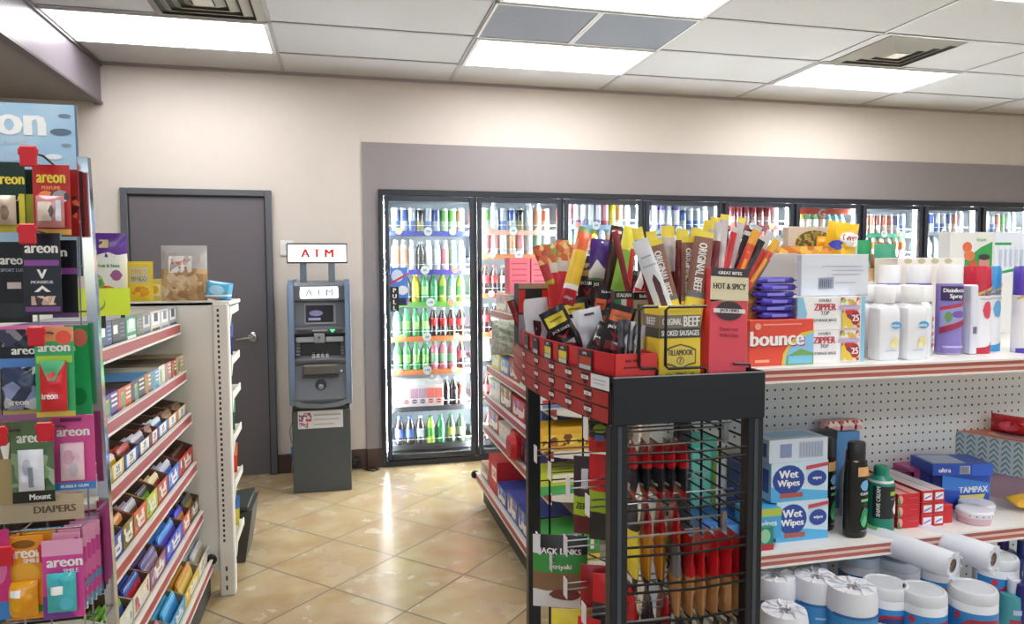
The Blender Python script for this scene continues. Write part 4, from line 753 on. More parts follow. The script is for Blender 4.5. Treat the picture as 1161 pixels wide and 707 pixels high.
MC = [[('#d9a9a0', 'dusty rose'), ('#b8c0b4', 'grey green'), ('#c8a080', 'tan'), ('#a85a50', 'brick')], [('#8a9a84', 'moss grey'), ('#c85040', 'coral'), ('#d8c8b0', 'sand'), ('#b04a48', 'dark coral')],
      [('#e8d04a', 'yellow'), ('#6a94c8', 'mid blue'), ('#c84840', 'red'), ('#e6e2da', 'white'), ('#3a6ab0', 'blue')], [('#d8dcc8', 'cream'), ('#7a5a48', 'brown'), ('#c23038', 'crimson'), ('#4a70b8', 'steel blue')],
      [('#a85048', 'rust'), ('#e4dcd4', 'off-white'), ('#c83c40', 'red'), ('#5a4ab0', 'violet')], [('#a08870', 'kraft'), ('#c82a34', 'bright red'), ('#2f4a9c', 'dark blue'), ('#4a5ab8', 'blue'), ('#3a4aa0', 'navy')]]
for t, row in enumerate(MC):
    z, xf = MZ[t]; n = len(row); rr = random.Random(t+50)
    for i, (c, nm) in enumerate(row):
        a = y1m-.03-(1.22)*i/n; b = y1m-.03-(1.22)*(i+1)/n+.012; h = rr.uniform(.09, .13); w = a-b
        if t == 5 and i == 1: h = .2
        F = [('r', -.42, -.38, .42, .4, art([c, '#f0ece4', nm and c, '#e0c860' if i % 2 else '#8aa8d8'], 30)), ('r', -.2, -.3, .35, .0, mat('#efeae2', .5))]
        if t == 5 and i == 1: F = [('r', -.1, -.1, .45, .3, mat('#f2eeee', .4)), ('t', 'ON', .2, .1, .22, mat('#c82a34', .4), .4)]
        o = carton('snack_carton', w, .22, h, mat(c, .45), F=F, loc=(xf+.02+.11, (a+b)/2, z+.0005), rz=-PI/2)
        tag(o, '%s carton on the %s shelf of middle shelving, %s from the cooler end' % (nm, ORD[t], ORD[i]), 'snack box', 'cartons along the middle shelving')
q = MB(); Md = Matrix.Translation((0, 0, .075)) @ Matrix.Rotation(PI/2, 4, 'Y'); q.lathe([(.001, -.03), (.06, -.028), (.075, 0), (.06, .028), (.001, .032)], mat('#c41e2a', .3), 24, Md)
p = atX(577, 500, 1.64); o = q.obj('round_candy_tin', None, (1.665, p.y, .545), 0)
tag(o, 'big round red candy tin at the front of the middle shelving', 'candy tin'); o.location.z = .507
p = atX(577, 394, 1.70); o = bag('herb_bundle', .20, .19, .05, [(0, 1, art(['#a8b4a4', '#c8d0c4', '#96a492', '#dfe2da'], 60, .6, 'n'))], crink=.008, seed=9, nx=12, nz=16, M=lean((1.705, p.y, 1.035), (1.70, p.y-.01, 2.3))); o.name = 'frosted_pouch'
tag(o, 'grey-green mottled pouch above the near middle shelving, left of the curved board', 'pouch')
# near-end stock facing the camera
def near(l, r, b, t, z, Yn, name, c, nm, F, d=.16, extra=''):
    A = atY(l, b, Yn); B = atY(r, b, Yn); h = atY((l+r)/2, t, Yn).z-z
    o = carton(name, B.x-A.x, d, max(h, .03), mat(c, .45) if isinstance(c, str) else c, F=F, loc=((A.x+B.x)/2, Yn+d/2, z+.0005)); tag(o, nm, 'snack box'); return o
yn = y0m+.015
near(612, 680, 505, 484, .70, yn, 'candy_carton', '#e0b030', 'yellow candy bar carton with brown print seen through the rack', [('r', -.45, -.3, .45, .2, art(['#e8c040', '#a8602c', '#f0d870', '#7a4020'], 40))])
near(612, 672, 470, 445, .885, yn, 'magazine_stack', '#cfd3da', 'stack of pale wrapped snacks on the shelf above the yellow candy carton', [('r', -.45, -.1, .3, .1, mat('#c03a44', .4)), ('r', -.45, -.4, .45, -.2, mat('#6a8ab8', .4))])
near(610, 665, 552, 535, .505, yn, 'snack_carton', '#b8c838', 'yellow-green snack carton seen through the rack below the yellow one', [('r', -.5, -.5, .5, -.1, mat('#48a860', .4)), ('r', -.2, .05, .3, .4, mat('#e8e8d0', .4))])
near(612, 680, 640, 604, .19, yn, 'gum_carton', '#3f9a48', 'green gum carton on the lowest middle shelf seen through the rack', [('r', -.5+.14*k, -.1, -.44+.14*k, .42, mat(['#e8e8e0', '#5ab060'][k % 2], .4)) for k in range(7)]+[('r', -.5, -.5, .5, -.2, mat('#d8c23a', .4))], d=.2)
near(612, 668, 600, 572, .32, -2.40, 'snack_carton', '#4a56b0', 'violet-blue carton behind the green gum carton on the lowest middle shelf', [('r', -.3, -.4, .4, 0, mat('#e0e0ea', .4))], d=.12).location.z = .1905
# boxes on top of the middle shelving
for (l, r, t, c, nm, Yt_) in ((577, 601, 292, '#ee7f93', 'pink carton standing on top of the middle shelving, the left one', -1.55), (602, 625, 293, '#ef8698', 'pink carton on top of the middle shelving, beside the yellow one', -1.55), (627, 652, 293, '#e9da6a', 'pale yellow carton on top of the middle shelving behind the snack sticks', -1.55)):
    A = atY(l, 345, Yt_); B = atY(r, 345, Yt_); h = atY(l, t, Yt_).z-1.365
    o = carton('tall_carton', B.x-A.x, .1, h, mat(c, .5), F=[('r', -.35, .32-.16*k, .35, .35-.16*k, mat('#d84a68' if c[2] != '9' else '#cfc050', .5)) for k in range(4)]+[('r', -.49, -.5, -.46, .5, mat('#e0506c' if c[2] != '9' else '#d0c048', .5))], loc=((A.x+B.x)/2, Yt_+.05, 1.3655)); tag(o, nm, 'carton')

# ================================================================== JERKY RACK
RX0, RX1, RY0, RY1, RY2 = 1.283, 1.600, -4.267, -3.66, -3.95
RB_ = mat('#20242b', .35, .2); RBK = mat('#16191f', .4, .3)
rk = empty('jerky_rack', (1.44, -4.0, 0)); ox, oy = -1.44, 4.0
def bx(q, x0, x1, y0, y1, z0, z1, m, b=0): q.box(x0+ox, x1+ox, y0+oy, y1+oy, z0, z1, m, b=b)
for (x, y) in ((1.300, -4.252), (1.583, -4.252), (1.297, -3.665), (1.583, -3.96)):
    q = MB(); bx(q, x-.017, x+.017, y-.014, y+.014, 0, 1.215, RB_, .002)
    if y < -4.2: bx(q, x-.004, x+.004, y-.0155, y-.014, 0.02, 1.21, mat('#4c545f', .3, .4)) 
    q.obj('post', rk)
q = MB(); bx(q, RX0+.002, RX1, RY0-.003, RY0+.003, 1.213, 1.304, RB_, .002); q.obj('front_panel', rk)
q = MB(); bx(q, RX1-.006, RX1, RY0+.004, RY2, 1.213, 1.304, RB_); q.obj('side_panel', rk)
q = MB(); q.prism([(RX0+ox, RY0+oy+.004), (RX1-.006+ox, RY0+oy+.004), (RX1-.006+ox, RY2+oy), (1.42+ox, RY1+oy), (1.30+ox, -3.5+oy), (1.262+ox, -3.7+oy), (1.258+ox, -4.0+oy), (1.272+ox, -4.16+oy)], 'z', 1.285, 1.293, RBK); q.obj('deck', rk)
q = MB(); bx(q, RX0, RX1, RY0, RY1, .05, .07, RBK); q.obj('bottom_shelf', rk)
q = MB(); q.prism([(1.40+ox, RY1+oy), (1.42+ox, RY1+.01+oy), (RX1+ox, RY2+.01+oy), (RX1+ox, RY2-.01+oy)], 'z', 1.213, 1.3, RBK); q.obj('back_panel', rk)
def cx_of(t): return 1.285-.042*max(0, math.sin(PI*t))**.8
def cy_of(t): return -3.5-.762*t
def curve(t, z, e=0):
    dx = (cx_of(min(1, t+.01))-cx_of(max(0, t-.01))); dy = (cy_of(min(1, t+.01))-cy_of(max(0, t-.01))); L = math.hypot(dx, dy)
    return (cx_of(t)+e*dy/L+ox, cy_of(t)-e*dx/L+oy, z)
def strip(q, t0, t1, z0, z1, m, e=0, th=.004, n=24):
    vs = []; fs = []
    for i in range(n+1):
        t = t0+(t1-t0)*i/n
        vs += [curve(t, z0, e), curve(t, z1, e), curve(t, z1, e-th), curve(t, z0, e-th)]
    for i in range(n):
        a = 4*i
        for k in range(4): fs.append((a+k, a+(k+1) % 4, a+4+(k+1) % 4, a+4+k))
    fs += [(0, 1, 2, 3), (4*n+3, 4*n+2, 4*n+1, 4*n)]
    q.add(vs, fs, m)
RD = mat('#a8322f', .4); RDK = mat('#2a1c1e', .4)
q = MB(); strip(q, 0, 1, 1.213, 1.306, RDK)
for k in range(3): strip(q, .01, .99, 1.2155+.0305*k, 1.2155+.0305*k+.027, RD, e=.0012, th=.001)
cb = q.obj('curved_board', rk)
sh = [(-.5, .5), (.5, .5), (.42, 0), (.2, -.35), (0, -.5), (-.2, -.35), (-.42, 0)]
for k in range(3):
    zc = 1.2155+.0305*k+.0135
    for t in (.36, .53, .67, .79, .90) if k < 2 else (.36, .53, .67, .79, .885):
        q = MB(); L = .762; mf = lambda a, b, e: curve(t+a/L, zc+b, .0026+e)
        q.deco(mf, .029, .023, [('p', sh, mat('#2b2326', .4)), ('r', -.5, -.05, .5, .28, mat('#e8e4e4', .4)), ('t', 'JACK', 0, .11, .2, mat('#2b2326', .4), .8)]); q.obj('badge', cb, smooth=False)
q = MB(); q.deco(lambda a, b, e: curve(.957+a/.762, 1.290+b, .0028+e), .062, .026, [('r', -.5, -.5, .5, .5, mat('#e6e8ee', .4)), ('r', -.35, .1, .35, .16, mat('#a0a0b0', .4)), ('r', -.3, -.15, .3, -.1, mat('#a0a0b0', .4))]); q.obj('paper_label', cb, smooth=False)
# wires
WB = mat('#101318', .35, .5); WS = mat('#9a9ea6', .3, 1)
for k in range(43):
    q = MB(); z = .1+.026*k; q.tube([(RX1-.016+ox, RY0+.02+oy, z), (RX1-.016+ox, RY2+oy, z)], .0024, WB, 5)
    q.tube([(1.297+ox, RY1+oy+.002, z), (1.44+ox, RY1+oy+.002, z)], .002, WB, 5) if k % 4 == 0 else None
    if k % 4 == 0: q.tube([(1.44+ox, RY1+oy+.002, z), (RX1-.016+ox, RY2+oy, z)], .002, WB, 5)
    q.obj('wire', rk)
for x, y in ((1.584, -4.13), (1.584, -4.05), (1.345, RY1+.002), (1.44, RY1+.002)):
    q = MB(); q.tube([(x+ox, y+oy, .07), (x+ox, y+oy, 1.25)], .003, WB, 5); q.obj('wire', rk)
for v in (515, 525, 569, 579, 621, 631, 664, 673, 707):
    z = atY(710, v, -4.262).z; q = MB(); q.tube([(1.31+ox, -4.262+oy, z), (1.45+ox, -4.272+oy, z-.001), (1.575+ox, -4.262+oy, z)], .0026, WB, 6); q.obj('front_wire', rk)
# loop hooks with end plates (along x), near the front
def loophook(v0, v1, u1, Y):
    z0 = atY(760, v0, Y).z; z1 = atY(760, v1, Y).z; xe = atY(u1, v0, Y).x
    q = MB(); q.tube([(1.31+ox, Y+oy, z0), (xe+ox, Y+oy, z0)], .0024, WS, 6); q.tube([(1.31+ox, Y+oy-.002, z1), (xe+ox, Y+oy-.002, z1)], .0024, WS, 6); bx(q, xe-.004, xe+.006, Y-.004, Y+.004, z1-.006, z0+.008, WS); q.obj('hook', rk); return z0, z1
HZ = [loophook(487, 502, 822, -4.225), loophook(589, 604, 820, -4.225), loophook(699, 712, 762, -4.225)]
TG = mat('#e4e2ec', .4)
HL = [(665, 480), (608, 510), (624, 529), (645, 546), (667, 567), (610, 609), (642, 613), (625, 631), (642, 661), (663, 690)]
for i, (u, v) in enumerate(HL):
    X = 1.262 if i % 2 == 0 else 1.258; p = atX(u, v, X); q = MB()
    for dz in (0, -.014): q.tube([(X+ox, p.y+oy, p.z+dz), (1.575 if p.y < -3.96 else 1.575-(p.y+3.96)*.5, p.y, p.z+dz) and ((1.575 if p.y < -3.97 else 1.42)+ox, p.y+oy, p.z+dz)], .0018, WS, 5)
    hk = q.obj('hook', rk); q = MB(); bx(q, X-.003, X-.001, p.y-.012, p.y+.012, p.z-.03, p.z+.012, TG, .0005); q.obj('price_holder', hk)
tag(rk, 'black wire jerky rack with a curved red-striped board and hanging bags', 'display rack')

def px_w(P, wpx): return wpx*((P-CAM).dot(FW))/FPX
def stick(name, bu, bv, tu, tv, Y, wpx, zones, F=(), th=.010, lab='', cat='jerky stick', grp=None, dy=.02, seal=.05, crink=.0008, X=None, face=(-.24, -1, 0), seed=0, back=None, nz=16, nx=6):
    A = atY(bu, bv, Y) if X is None else atX(bu, bv, X); B = atY(tu, tv, A.y+dy); L = (B-A).length; w = px_w(A, wpx)
    o = bag(name, w, L, th, zones, F=F, seal=seal, crink=crink, seed=seed, M=lean(A, B, face), nx=nx, nz=nz, back=back)
    if lab: tag(o, lab, cat, grp)
    return o
BLACKJ = mat('#25262b', .3); YEL_ = mat('#f0da48', .35); BRN = mat('#8a5f4e', .4); GRY = mat('#74777c', .4); REDJ = mat('#c5272e', .3); WHT = mat('#e4e6ee', .35); DRR = mat('#6d1f26', .3); CLR = mat('#c9c4c6', .12)
# ---- curved red tray along the board and its front label pockets
tr = MB()
def tstrip(q, t0, t1, z0, z1, m, e, th=.003): strip(q, t0, t1, z0, z1, m, e=e, th=th)
tstrip(tr, .08, .995, 1.294, 1.345, mat('#c9232a', .3), -.010)
o = tr.obj('display_tray', None, (1.44, -4.0, 0.0)); 
q = MB(); q.box(RX0+.012+ox, 1.378+ox, -4.257+oy, -4.253+oy, 1.294, 1.345, mat('#dc3a38', .3)); q.deco(lambda a, b, e: (1.337+ox+a, -4.257+oy-e, 1.322+b), .06, .03, [('t', 'BEEF JERKY', -.1, .3, .2, mat('#6a1218', .4), .8), ('t', 'premium cuts', -.1, -.1, .2, mat('#6a1218', .4), .8)]); q.box(1.375+ox, 1.378+ox, -4.253+oy, -4.1+oy, 1.294, 1.345, mat('#c9232a', .3)); q.obj('front', o)
for t, c1, c2, n in ((.34, '#3c3a3e', '#a8a090', 0), (.47, '#2a2a30', '#c8ccd4', 1), (.60, '#e0cf48', '#d0d0c8', 2), (.72, '#e2d048', '#dadad0', 3), (.86, '#b8402c', '#c8ccd0', 4)):
    q = MB(); w = .052+.008*(n == 4); q.deco(lambda a, b, e: curve(t+a/.762, 1.320+b, -.008+e), w, .046, [('r', -.5, -.5, .5, .5, mat('#26262b', .4)), ('r', -.4, -.12, .4, .22, mat(c1, .4)), ('r', -.4, -.44, .4, -.14, mat(c2, .4)), ('t', 'jerky', 0, .36, .16, Wt, .7)], sub=2); q.obj('label_pocket', o, smooth=False)
tag(o, 'glossy red curved tray with label pockets on top of the jerky rack', 'tray')
# ---- boxes standing on the rack
def deckbox(l, r, b, t, Y, name, m, F, lab, cat='box', d=.06, rz=0, M=None, L=(), z=None):
    A = atY(l, b, Y); B = atY(r, b, Y); z = A.z if z is None else z; h = atY((l+r)/2, t, Y).z-z
    o = carton(name, B.x-A.x, d, h, m, F=F, L=L, loc=((A.x+B.x)/2, Y+d/2, z), rz=rz); tag(o, lab, cat); return o
TY = mat('#f4d640', .4)
TF = [('r', -.5, .2, .5, .38, mat('#857868', .4)), ('r', -.5, .06, .5, .2, mat('#4b4a44', .4)), ('t', 'ORIGINAL', -.2, .29, .09, Wt, .45), ('t', 'BEEF', .27, .29, .14, Wt, .38), ('t', 'SMOKED SAUSAGES', 0, .13, .075, Wt, .9),
      ('p', [(-.38, -.3), (-.38, -.1), (-.25, -.06), (0, -.02), (.25, -.06), (.38, -.1), (.38, -.3), (.2, -.32), (0, -.38), (-.2, -.32)], mat('#6a5a34', .4)), ('p', [(-.35, -.28), (-.35, -.12), (-.23, -.08), (0, -.04), (.23, -.08), (.35, -.12), (.35, -.28), (.2, -.3), (0, -.36), (-.2, -.3)], mat('#e9cf62', .4)), ('t', 'TILLAMOOK', 0, -.14, .08, mat('#4a4030', .4), .6), ('e', 0, -.25, .09, .055, mat('#6a5a34', .4)), ('e', 0, -.25, .07, .042, mat('#e9cf62', .4)), ('t', '7', 0, -.25, .06, mat('#5a4c30', .4), .2),
      ('t', '11g   ZERO   60', 0, -.45, .06, mat('#4a4430', .4), .85)]
o = deckbox(747, 794, 424, 347, -4.245, 'sausage_stick_box', TY, TF, 'yellow box of smoked sausage sticks held in a black wire frame', d=.07, z=1.2935, L=[('r', -.5, .2, .5, .38, mat('#857868', .4)), ('r', -.5, .06, .5, .2, mat('#4b4a44', .4)), ('t', 'BEEF', 0, .29, .1, Wt, .7), ('e', 0, -.15, .35, .13, mat('#d8b840', .4))])
JR = mat('#e2475a', .35)
A = atY(823, 424, -4.23); o = carton('meat_stick_box', .082, .06, .208, JR, F=[('r', -.5, .2, .5, .5, mat('#e3d9b8', .4)), ('r', -.5, .42, .5, .5, mat('#3a2f34', .4)), ('t', 'GREAT BITES', 0, .455, .03, Wt, .7), ('t', 'HOT & SPICY', 0, .33, .055, mat('#3a3436', .4), .85), ('p', [(-.5, .2), (.5, .2), (.5, .24), (-.5, .18)], mat('#e3d9b8', .4)), ('e', 0, .1, .36, .09, mat('#3a2830', .4)), ('r', -.42, .08, .42, .12, mat('#e8e0e0', .4)), ('t', 'JACK LINKS', 0, .1, .035, mat('#3a2830', .4), .72), ('t', 'Taste our', 0, -.07, .035, mat('#a83048', .4), .5), ('t', 'Wild Side', 0, -.13, .035, mat('#a83048', .4), .5)], loc=(A.x-.0035, -4.215, 1.2935), M=lean((A.x-.006, -4.215, 1.2935), (A.x+.006, -4.20, 1.2935+.208)))
tag(o, 'tall pink-red hot and spicy meat stick box leaning beside the yellow box', 'box')
WF = mat('#1a1c20', .35, .3)
for u0, u1, lab in ((722, 746, None), (752, 801, None)):
    q = MB(); Y = -4.262
    a, b = atY(u0+3, 348, Y), atY(u0, 418, Y); c = atY(u1, 348, Y)
    q.tube([(c.x, Y, a.z), (a.x+.006, Y, a.z), (a.x, Y, a.z-.006), (a.x, Y, b.z+.006), (a.x+.006, Y, b.z), (c.x-.004, Y, b.z), (c.x, Y, b.z-.004), (c.x, Y+.003, 1.3045)], .0028, WF, 6)
    o = q.obj('wire_holder'); o.parent = rk; o.matrix_parent_inverse = Matrix.Translation((-1.44, 4.0, 0))
for (u, v) in ((850, 416),):
    q = MB(); a = atY(u-18, v-4, -4.25); c = atY(u, v-2, -4.25); q.tube([(a.x, -4.25, a.z), (c.x, -4.25, a.z-.002), (c.x, -4.25, 1.3045)], .0026, WF, 6); o = q.obj('wire_holder'); o.parent = rk; o.matrix_parent_inverse = Matrix.Translation((-1.44, 4.0, 0))
deckbox(588, 622, 346, 321, -3.66, 'jerky_carton', mat('#2b2d33', .4), [('r', -.5, -.5, .5, .02, mat('#9a9ca6', .4)), ('r', -.5, .05, -.28, .4, mat('#d8382e', .4)), ('r', .28, .05, .5, .4, mat('#d8382e', .4)), ('r', -.5, .42, .5, .5, mat('#b8a088', .5)), ('e', 0, .15, .16, .07, mat('#8a8c94', .4))], 'black and red jerky carton at the back left corner of the rack top', d=.05, z=1.2935)
for (l, r, b_, t, Y, c, F, lab) in ((697, 717, 395, 330, -4.10, '#3a2a30', [('r', -.5, .28, -.15, .40, mat('#3a8a50', .4)), ('r', -.15, .28, .15, .40, Wt), ('r', .15, .28, .5, .40, mat('#c8343c', .4)), ('r', -.5, .40, .5, .5, mat('#2a2428', .4)), ('t', 'ITALIAN', 0, .45, .05, Wt, .8)], 'small green, white and red striped carton behind the jerky bags'),
                                     (718, 741, 395, 331, -4.10, '#b8b09a', [('r', -.5, .40, .5, .5, mat('#2a2428', .4)), ('r', -.5, -.5, .5, .40, mat('#c9c1a4', .4)), ('t', 'JERKY', 0, .3, .08, mat('#5a5448', .4), .7), ('t', 'links', 0, .45, .05, Wt, .6)], 'small beige carton with a dark top band beside the striped carton')):
    deckbox(l, r, b_, t, Y, 'label_carton', mat(c, .4), F, lab, d=.025, z=1.2935)
# ---- sticks
SF = [('t', 'ORIGINAL BEEF', 0, .12, .42, Wt, .5, -PI/2), ('t', '11g', 0, -.28, .035, mat('#4a4430', .4), .6)]
SZ = [(0, .33, YEL_), (.33, .4, GRY), (.4, .91, BRN), (.91, 1, YEL_)]
gs = 'sausage sticks in the yellow box'
stick('sausage_stick', 768, 372, 741, 272, -4.205, 19, SZ, SF, .011, 'brown and yellow beef stick leaning left, right beside the white-backed stick', grp=gs)
stick('sausage_stick', 779, 375, 780, 268, -4.19, 14, SZ, SF, .010, 'narrow brown beef stick between two wider ones, leaning slightly right', grp=gs)
stick('sausage_stick', 783, 372, 799, 262, -4.215, 22, SZ, SF, .012, 'widest brown and yellow beef stick, front and upright at the box edge', grp=gs)
stick('sausage_stick', 762, 372, 725, 272, -4.225, 19, [(0, 1, WHT)], [('p', [(-.2, -.45), (.15, -.45), (.25, 0), (.05, .12), (-.15, .05)], mat('#5a2a34', .4)), ('r', -.4, .2, .4, .22, mat('#b0b8c8', .4)), ('r', -.3, .3, .3, .32, mat('#b0b8c8', .4))], .008, 'white back side of a stick with a dark meat picture, leaning far left', grp=gs)
for i, (bu, tu, tv, w, n) in enumerate(((745, 722, 258, 12, 'first'), (752, 738, 262, 12, 'second'), (760, 757, 256, 15, 'third'), (770, 774, 260, 14, 'fourth'), (778, 790, 258, 12, 'fifth'), (786, 806, 250, 15, 'sixth'), (790, 812, 246, 12, 'seventh'))):
    stick('sausage_stick', bu, 360, tu, tv, -4.14+.012*(i % 3), w, [(0, .5, DRR), (.5, .9, CLR if i % 2 == 0 else DRR), (.9, 1, YEL_)], (), .010, 'yellow-topped stick at the back of the yellow box, %s from the left' % n, grp=gs, crink=.0015, seed=i)
gr = 'thin meat sticks fanning out of the pink-red box'
fan = [(806, 340, 815, 252, 9, 'dark brown', DRR, '#4a1a1e'), (812, 340, 822, 243, 10, 'clear-wrapped dark', CLR, '#3a2226'), (815, 342, 833, 258, 8, 'bright red', REDJ, '#c5272e'), (818, 342, 842, 247, 9, 'clear-topped', CLR, '#8a8488'), (822, 344, 848, 262, 8, 'black', BLACKJ, '#25262b'), (825, 344, 860, 256, 10, 'orange-red with yellow lettering', mat('#d84a30', .3), '#e8a030'), (828, 344, 866, 268, 9, 'near-black', BLACKJ, '#1c1c20'), (832, 345, 874, 262, 9, 'red with clear top', REDJ, '#b02028'), (835, 345, 884, 268, 10, 'orange-red and yellow, the furthest leaning', mat('#d24a34', .3), '#e0a838'), (838, 345, 880, 276, 9, 'dark with a clear crinkled top', BLACKJ, '#3a3236')]
for i, (bu, bv, tu, tv, w, n, m1, c2) in enumerate(fan):
    stick('meat_stick', bu, bv-2, tu, tv, -4.20+.009*(i % 5), w, [(0, .72, m1), (.72, .95, mat(c2, .3) if i not in (0, 1, 3, 7, 9) else CLR), (.95, 1, YEL_ if i in (1, 3) else CLR)], [('r', -.2, -.2, .2, .15, mat(c2, .4))] if i in (5, 8) else (), .010, 'thin %s stick fanning out of the pink-red box' % n, grp=gr, crink=.0016, seed=20+i)
stick('meat_stick', 716, 345, 697, 262, -4.03, 7, [(0, 1, mat('#8a2a30', .3))], (), .008, 'long dark red thin stick leaning left above the striped carton', dy=.01)
stick('meat_stick', 710, 345, 718, 282, -4.02, 6, [(0, 1, mat('#c23a34', .3))], (), .008, 'short bright red thin stick leaning right above the striped carton', dy=.01)
stick('meat_stick', 716, 345, 733, 300, -4.05, 8, [(0, 1, REDJ)], [('r', -.5, -.1, .5, .4, Wt)], .008, 'red stick with white lettering above the beige carton', dy=.01)
stick('meat_stick', 728, 348, 742, 308, -4.05, 9, [(0, 1, mat('#b82a2c', .3))], (), .008, 'plain red stick stub above the beige carton', dy=.01)
stick('snack_sleeve', 700, 330, 716, 257, -3.95, 16, [(0, .6, mat('#86c048', .3)), (.6, 1, mat('#e8dc48', .3))], (), .02, 'lime and yellow snack sleeve standing behind the red sticks', 'snack sleeve', dy=.02)
stick('meat_stick', 690, 330, 700, 256, -3.9, 14, [(0, .6, mat('#3a1c20', .3)), (.6, 1, BLACKJ)], [('r', -.3, .25, .3, .45, mat('#c8343c', .4)), ('r', -.4, .38, .4, .42, Wt)], .012, 'black-topped stick with a red label beside the purple pouch', dy=.01)
o = stick('snack_pouch', 680, 318, 683, 271, -3.86, 26, [(0, .25, mat('#6a9a58', .3)), (.25, 1, mat('#4e2f86', .3))], [('e', 0, .42, .06, .03, Wt), ('p', [(-.5, -.3), (-.2, .0), (.1, -.2), (.5, -.3), (.5, -.45), (-.5, -.45)], Wt)], .02, 'small purple and white pouch with a hang hole, back of the rack', 'pouch', dy=.01)
# noodle sticks in a red cup
gn = 'noodle snack sticks in the red cup'
for i, (bu, bv, tu, tv, w, c1, c2, n) in enumerate(((630, 335, 609, 278, 12, '#b8c038', '#c23a40', 'leftmost, red and lime'), (630, 335, 622, 276, 13, '#c8283a', '#7a9a50', 'green-topped'), (636, 335, 638, 272, 16, '#c8283a', '#e0a060', 'widest, orange noodle-topped'), (640, 335, 650, 277, 12, '#b82438', '#e8b048', 'rightmost, yellow-topped'))):
    stick('noodle_stick', bu, bv, tu, tv, -3.72, w, [(0, .45 if i else .3, mat(c1, .3)), (.45 if i else .3, .62, mat('#d8ccc0', .3) if i else mat('#c23a40', .3)), (.62, 1, art([c2, '#e8c888', '#d06838', c2], 60))], (), .014, 'noodle snack stick in the red cup: %s' % n, 'snack stick', gn, dy=.01, seed=40+i)
q = MB(); a = atY(635, 335, -3.72); q.lathe([(.026, 0), (.032, .055, REDJ), (.030, .055), (.024, .004)], REDJ, 16, cap=False); q.lathe([(.025, .001), (.0, .001)], REDJ, 16, cap=False); 
tag(q.obj('red_cup', None, (a.x, a.y, 1.2935)), 'small red cup holding the noodle snack sticks', 'cup')
for o in [x for x in C.objects if x.name == 'red_cup']: o.scale = (1, 1, (a.z+.0-1.2935+.03)/.055)
stick('chip_tube', 642, 345, 665, 258, -3.93, 17, [(0, .18, mat('#c42a34', .3)), (.18, .24, Wt), (.24, .68, mat('#ecc338', .3)), (.68, .95, mat('#e8693a', .3)), (.95, 1, mat('#6a9a58', .3))], [('t', 'chips', 0, -.42, .05, Wt, .8)], .04, 'orange, yellow and red snack tube leaning right behind the jerky bags', 'snack tube', dy=.02)
# ---- jerky bags heaped in the tray
gj = 'jerky bags heaped in the red tray'
def jb(bu, bv, tu, tv, X, w, hc, lab, body='#2b2c31', seed=0, cat='jerky bag', extra=(), th=.022, face=(-.45, -1, .1)):
    hdr = mat(hc, .35); B_ = mat(body, .25)
    F = [('r', -.38, .22, .38, .40, hdr), ('r', -.25, .3, .25, .33, mat('#8a7a3c' if hc[1] == 'e' else '#6a2418', .4)), ('t', 'JACK LINKS', 0, .12, .06, Wt, .7), ('p', [(-.25, .06), (0, -.06), (.25, .06), (.18, .06), (0, -.0), (-.18, .06)], REDJ), ('r', -.3, -.35, .3, -.1, art(['#4a1a20', '#8a3038', '#25262b', '#c8c0c4'], 60))] if not extra else list(extra)
    return stick('jerky_bag', bu, bv, tu, tv, None, w, [(0, 1, B_)], F, th, lab, cat, gj, X=X, crink=.0022, seed=seed, face=face, dy=.0, nx=8, nz=12, seal=.04)
WX = [('p', [(-.15, -.4), (.15, -.4), (.2, .05), (-.12, .1)], mat('#4a2028', .4))]
jb(612, 396, 605, 338, 1.315, 30, '#eee', 'white-backed jerky bag with a dark picture, left end of the red tray', body='#dfe3ee', extra=WX, seed=1)
jb(597, 388, 579, 340, 1.285, 9, '#eee', 'folded dark red bag leaning out over the left end of the board', body='#7a2228', extra=[('r', -.3, -.4, .3, .2, mat('#a83038', .4))], seed=2, th=.012)
jb(632, 392, 640, 345, 1.36, 30, '#e8d848', 'black jerky bag with yellow header behind the front yellow one', seed=3)
jb(648, 400, 652, 340, 1.38, 24, '#e8d848', 'black jerky bag with yellow and orange header, in the middle of the heap', seed=4)
jb(655, 408, 624, 350, 1.325, 30, '#ecd83c', 'black jerky bag with bright yellow header tilted left, front of the heap', seed=5, face=(-.5, -1, .25))
jb(678, 408, 664, 350, 1.34, 32, '#eee', 'white back of a jerky bag with a hang slot, front of the heap', body='#dde2ee', extra=[('r', -.1, .38, .25, .42, mat('#5a2a2e', .4)), ('p', [(.1, -.5), (.45, -.5), (.5, -.1), (.2, .0)], mat('#4a1c24', .4)), ('p', [(-.5, -.5), (-.3, -.5), (-.45, .2), (-.5, .2)], mat('#2b2c31', .4))], seed=6, face=(-.4, -1, .2))
jb(672, 400, 683, 332, 1.40, 16, '#d8613a', 'narrow jerky bag with an orange header standing behind the heap', seed=7)
jb(688, 415, 707, 346, 1.335, 31, '#e06a3c', 'black jerky bag with bright orange header tilted right, front of the heap', seed=8, face=(-.3, -1, .25))
for k in range(4): jb(706+5*k, 416-2*k, 708+6*k, 362+2*k, 1.345+.008*k, 14, '#9a9aa8', 'dark pouch edge in the row right of the orange-header bag, %s in line' % ORD[k], body=['#50505a', '#c8c8d2', '#8a8a96', '#d8d8e0'][k], extra=[('r', -.1, -.5, .1, .5, mat('#2b2c31', .4))], seed=9+k, th=.018)
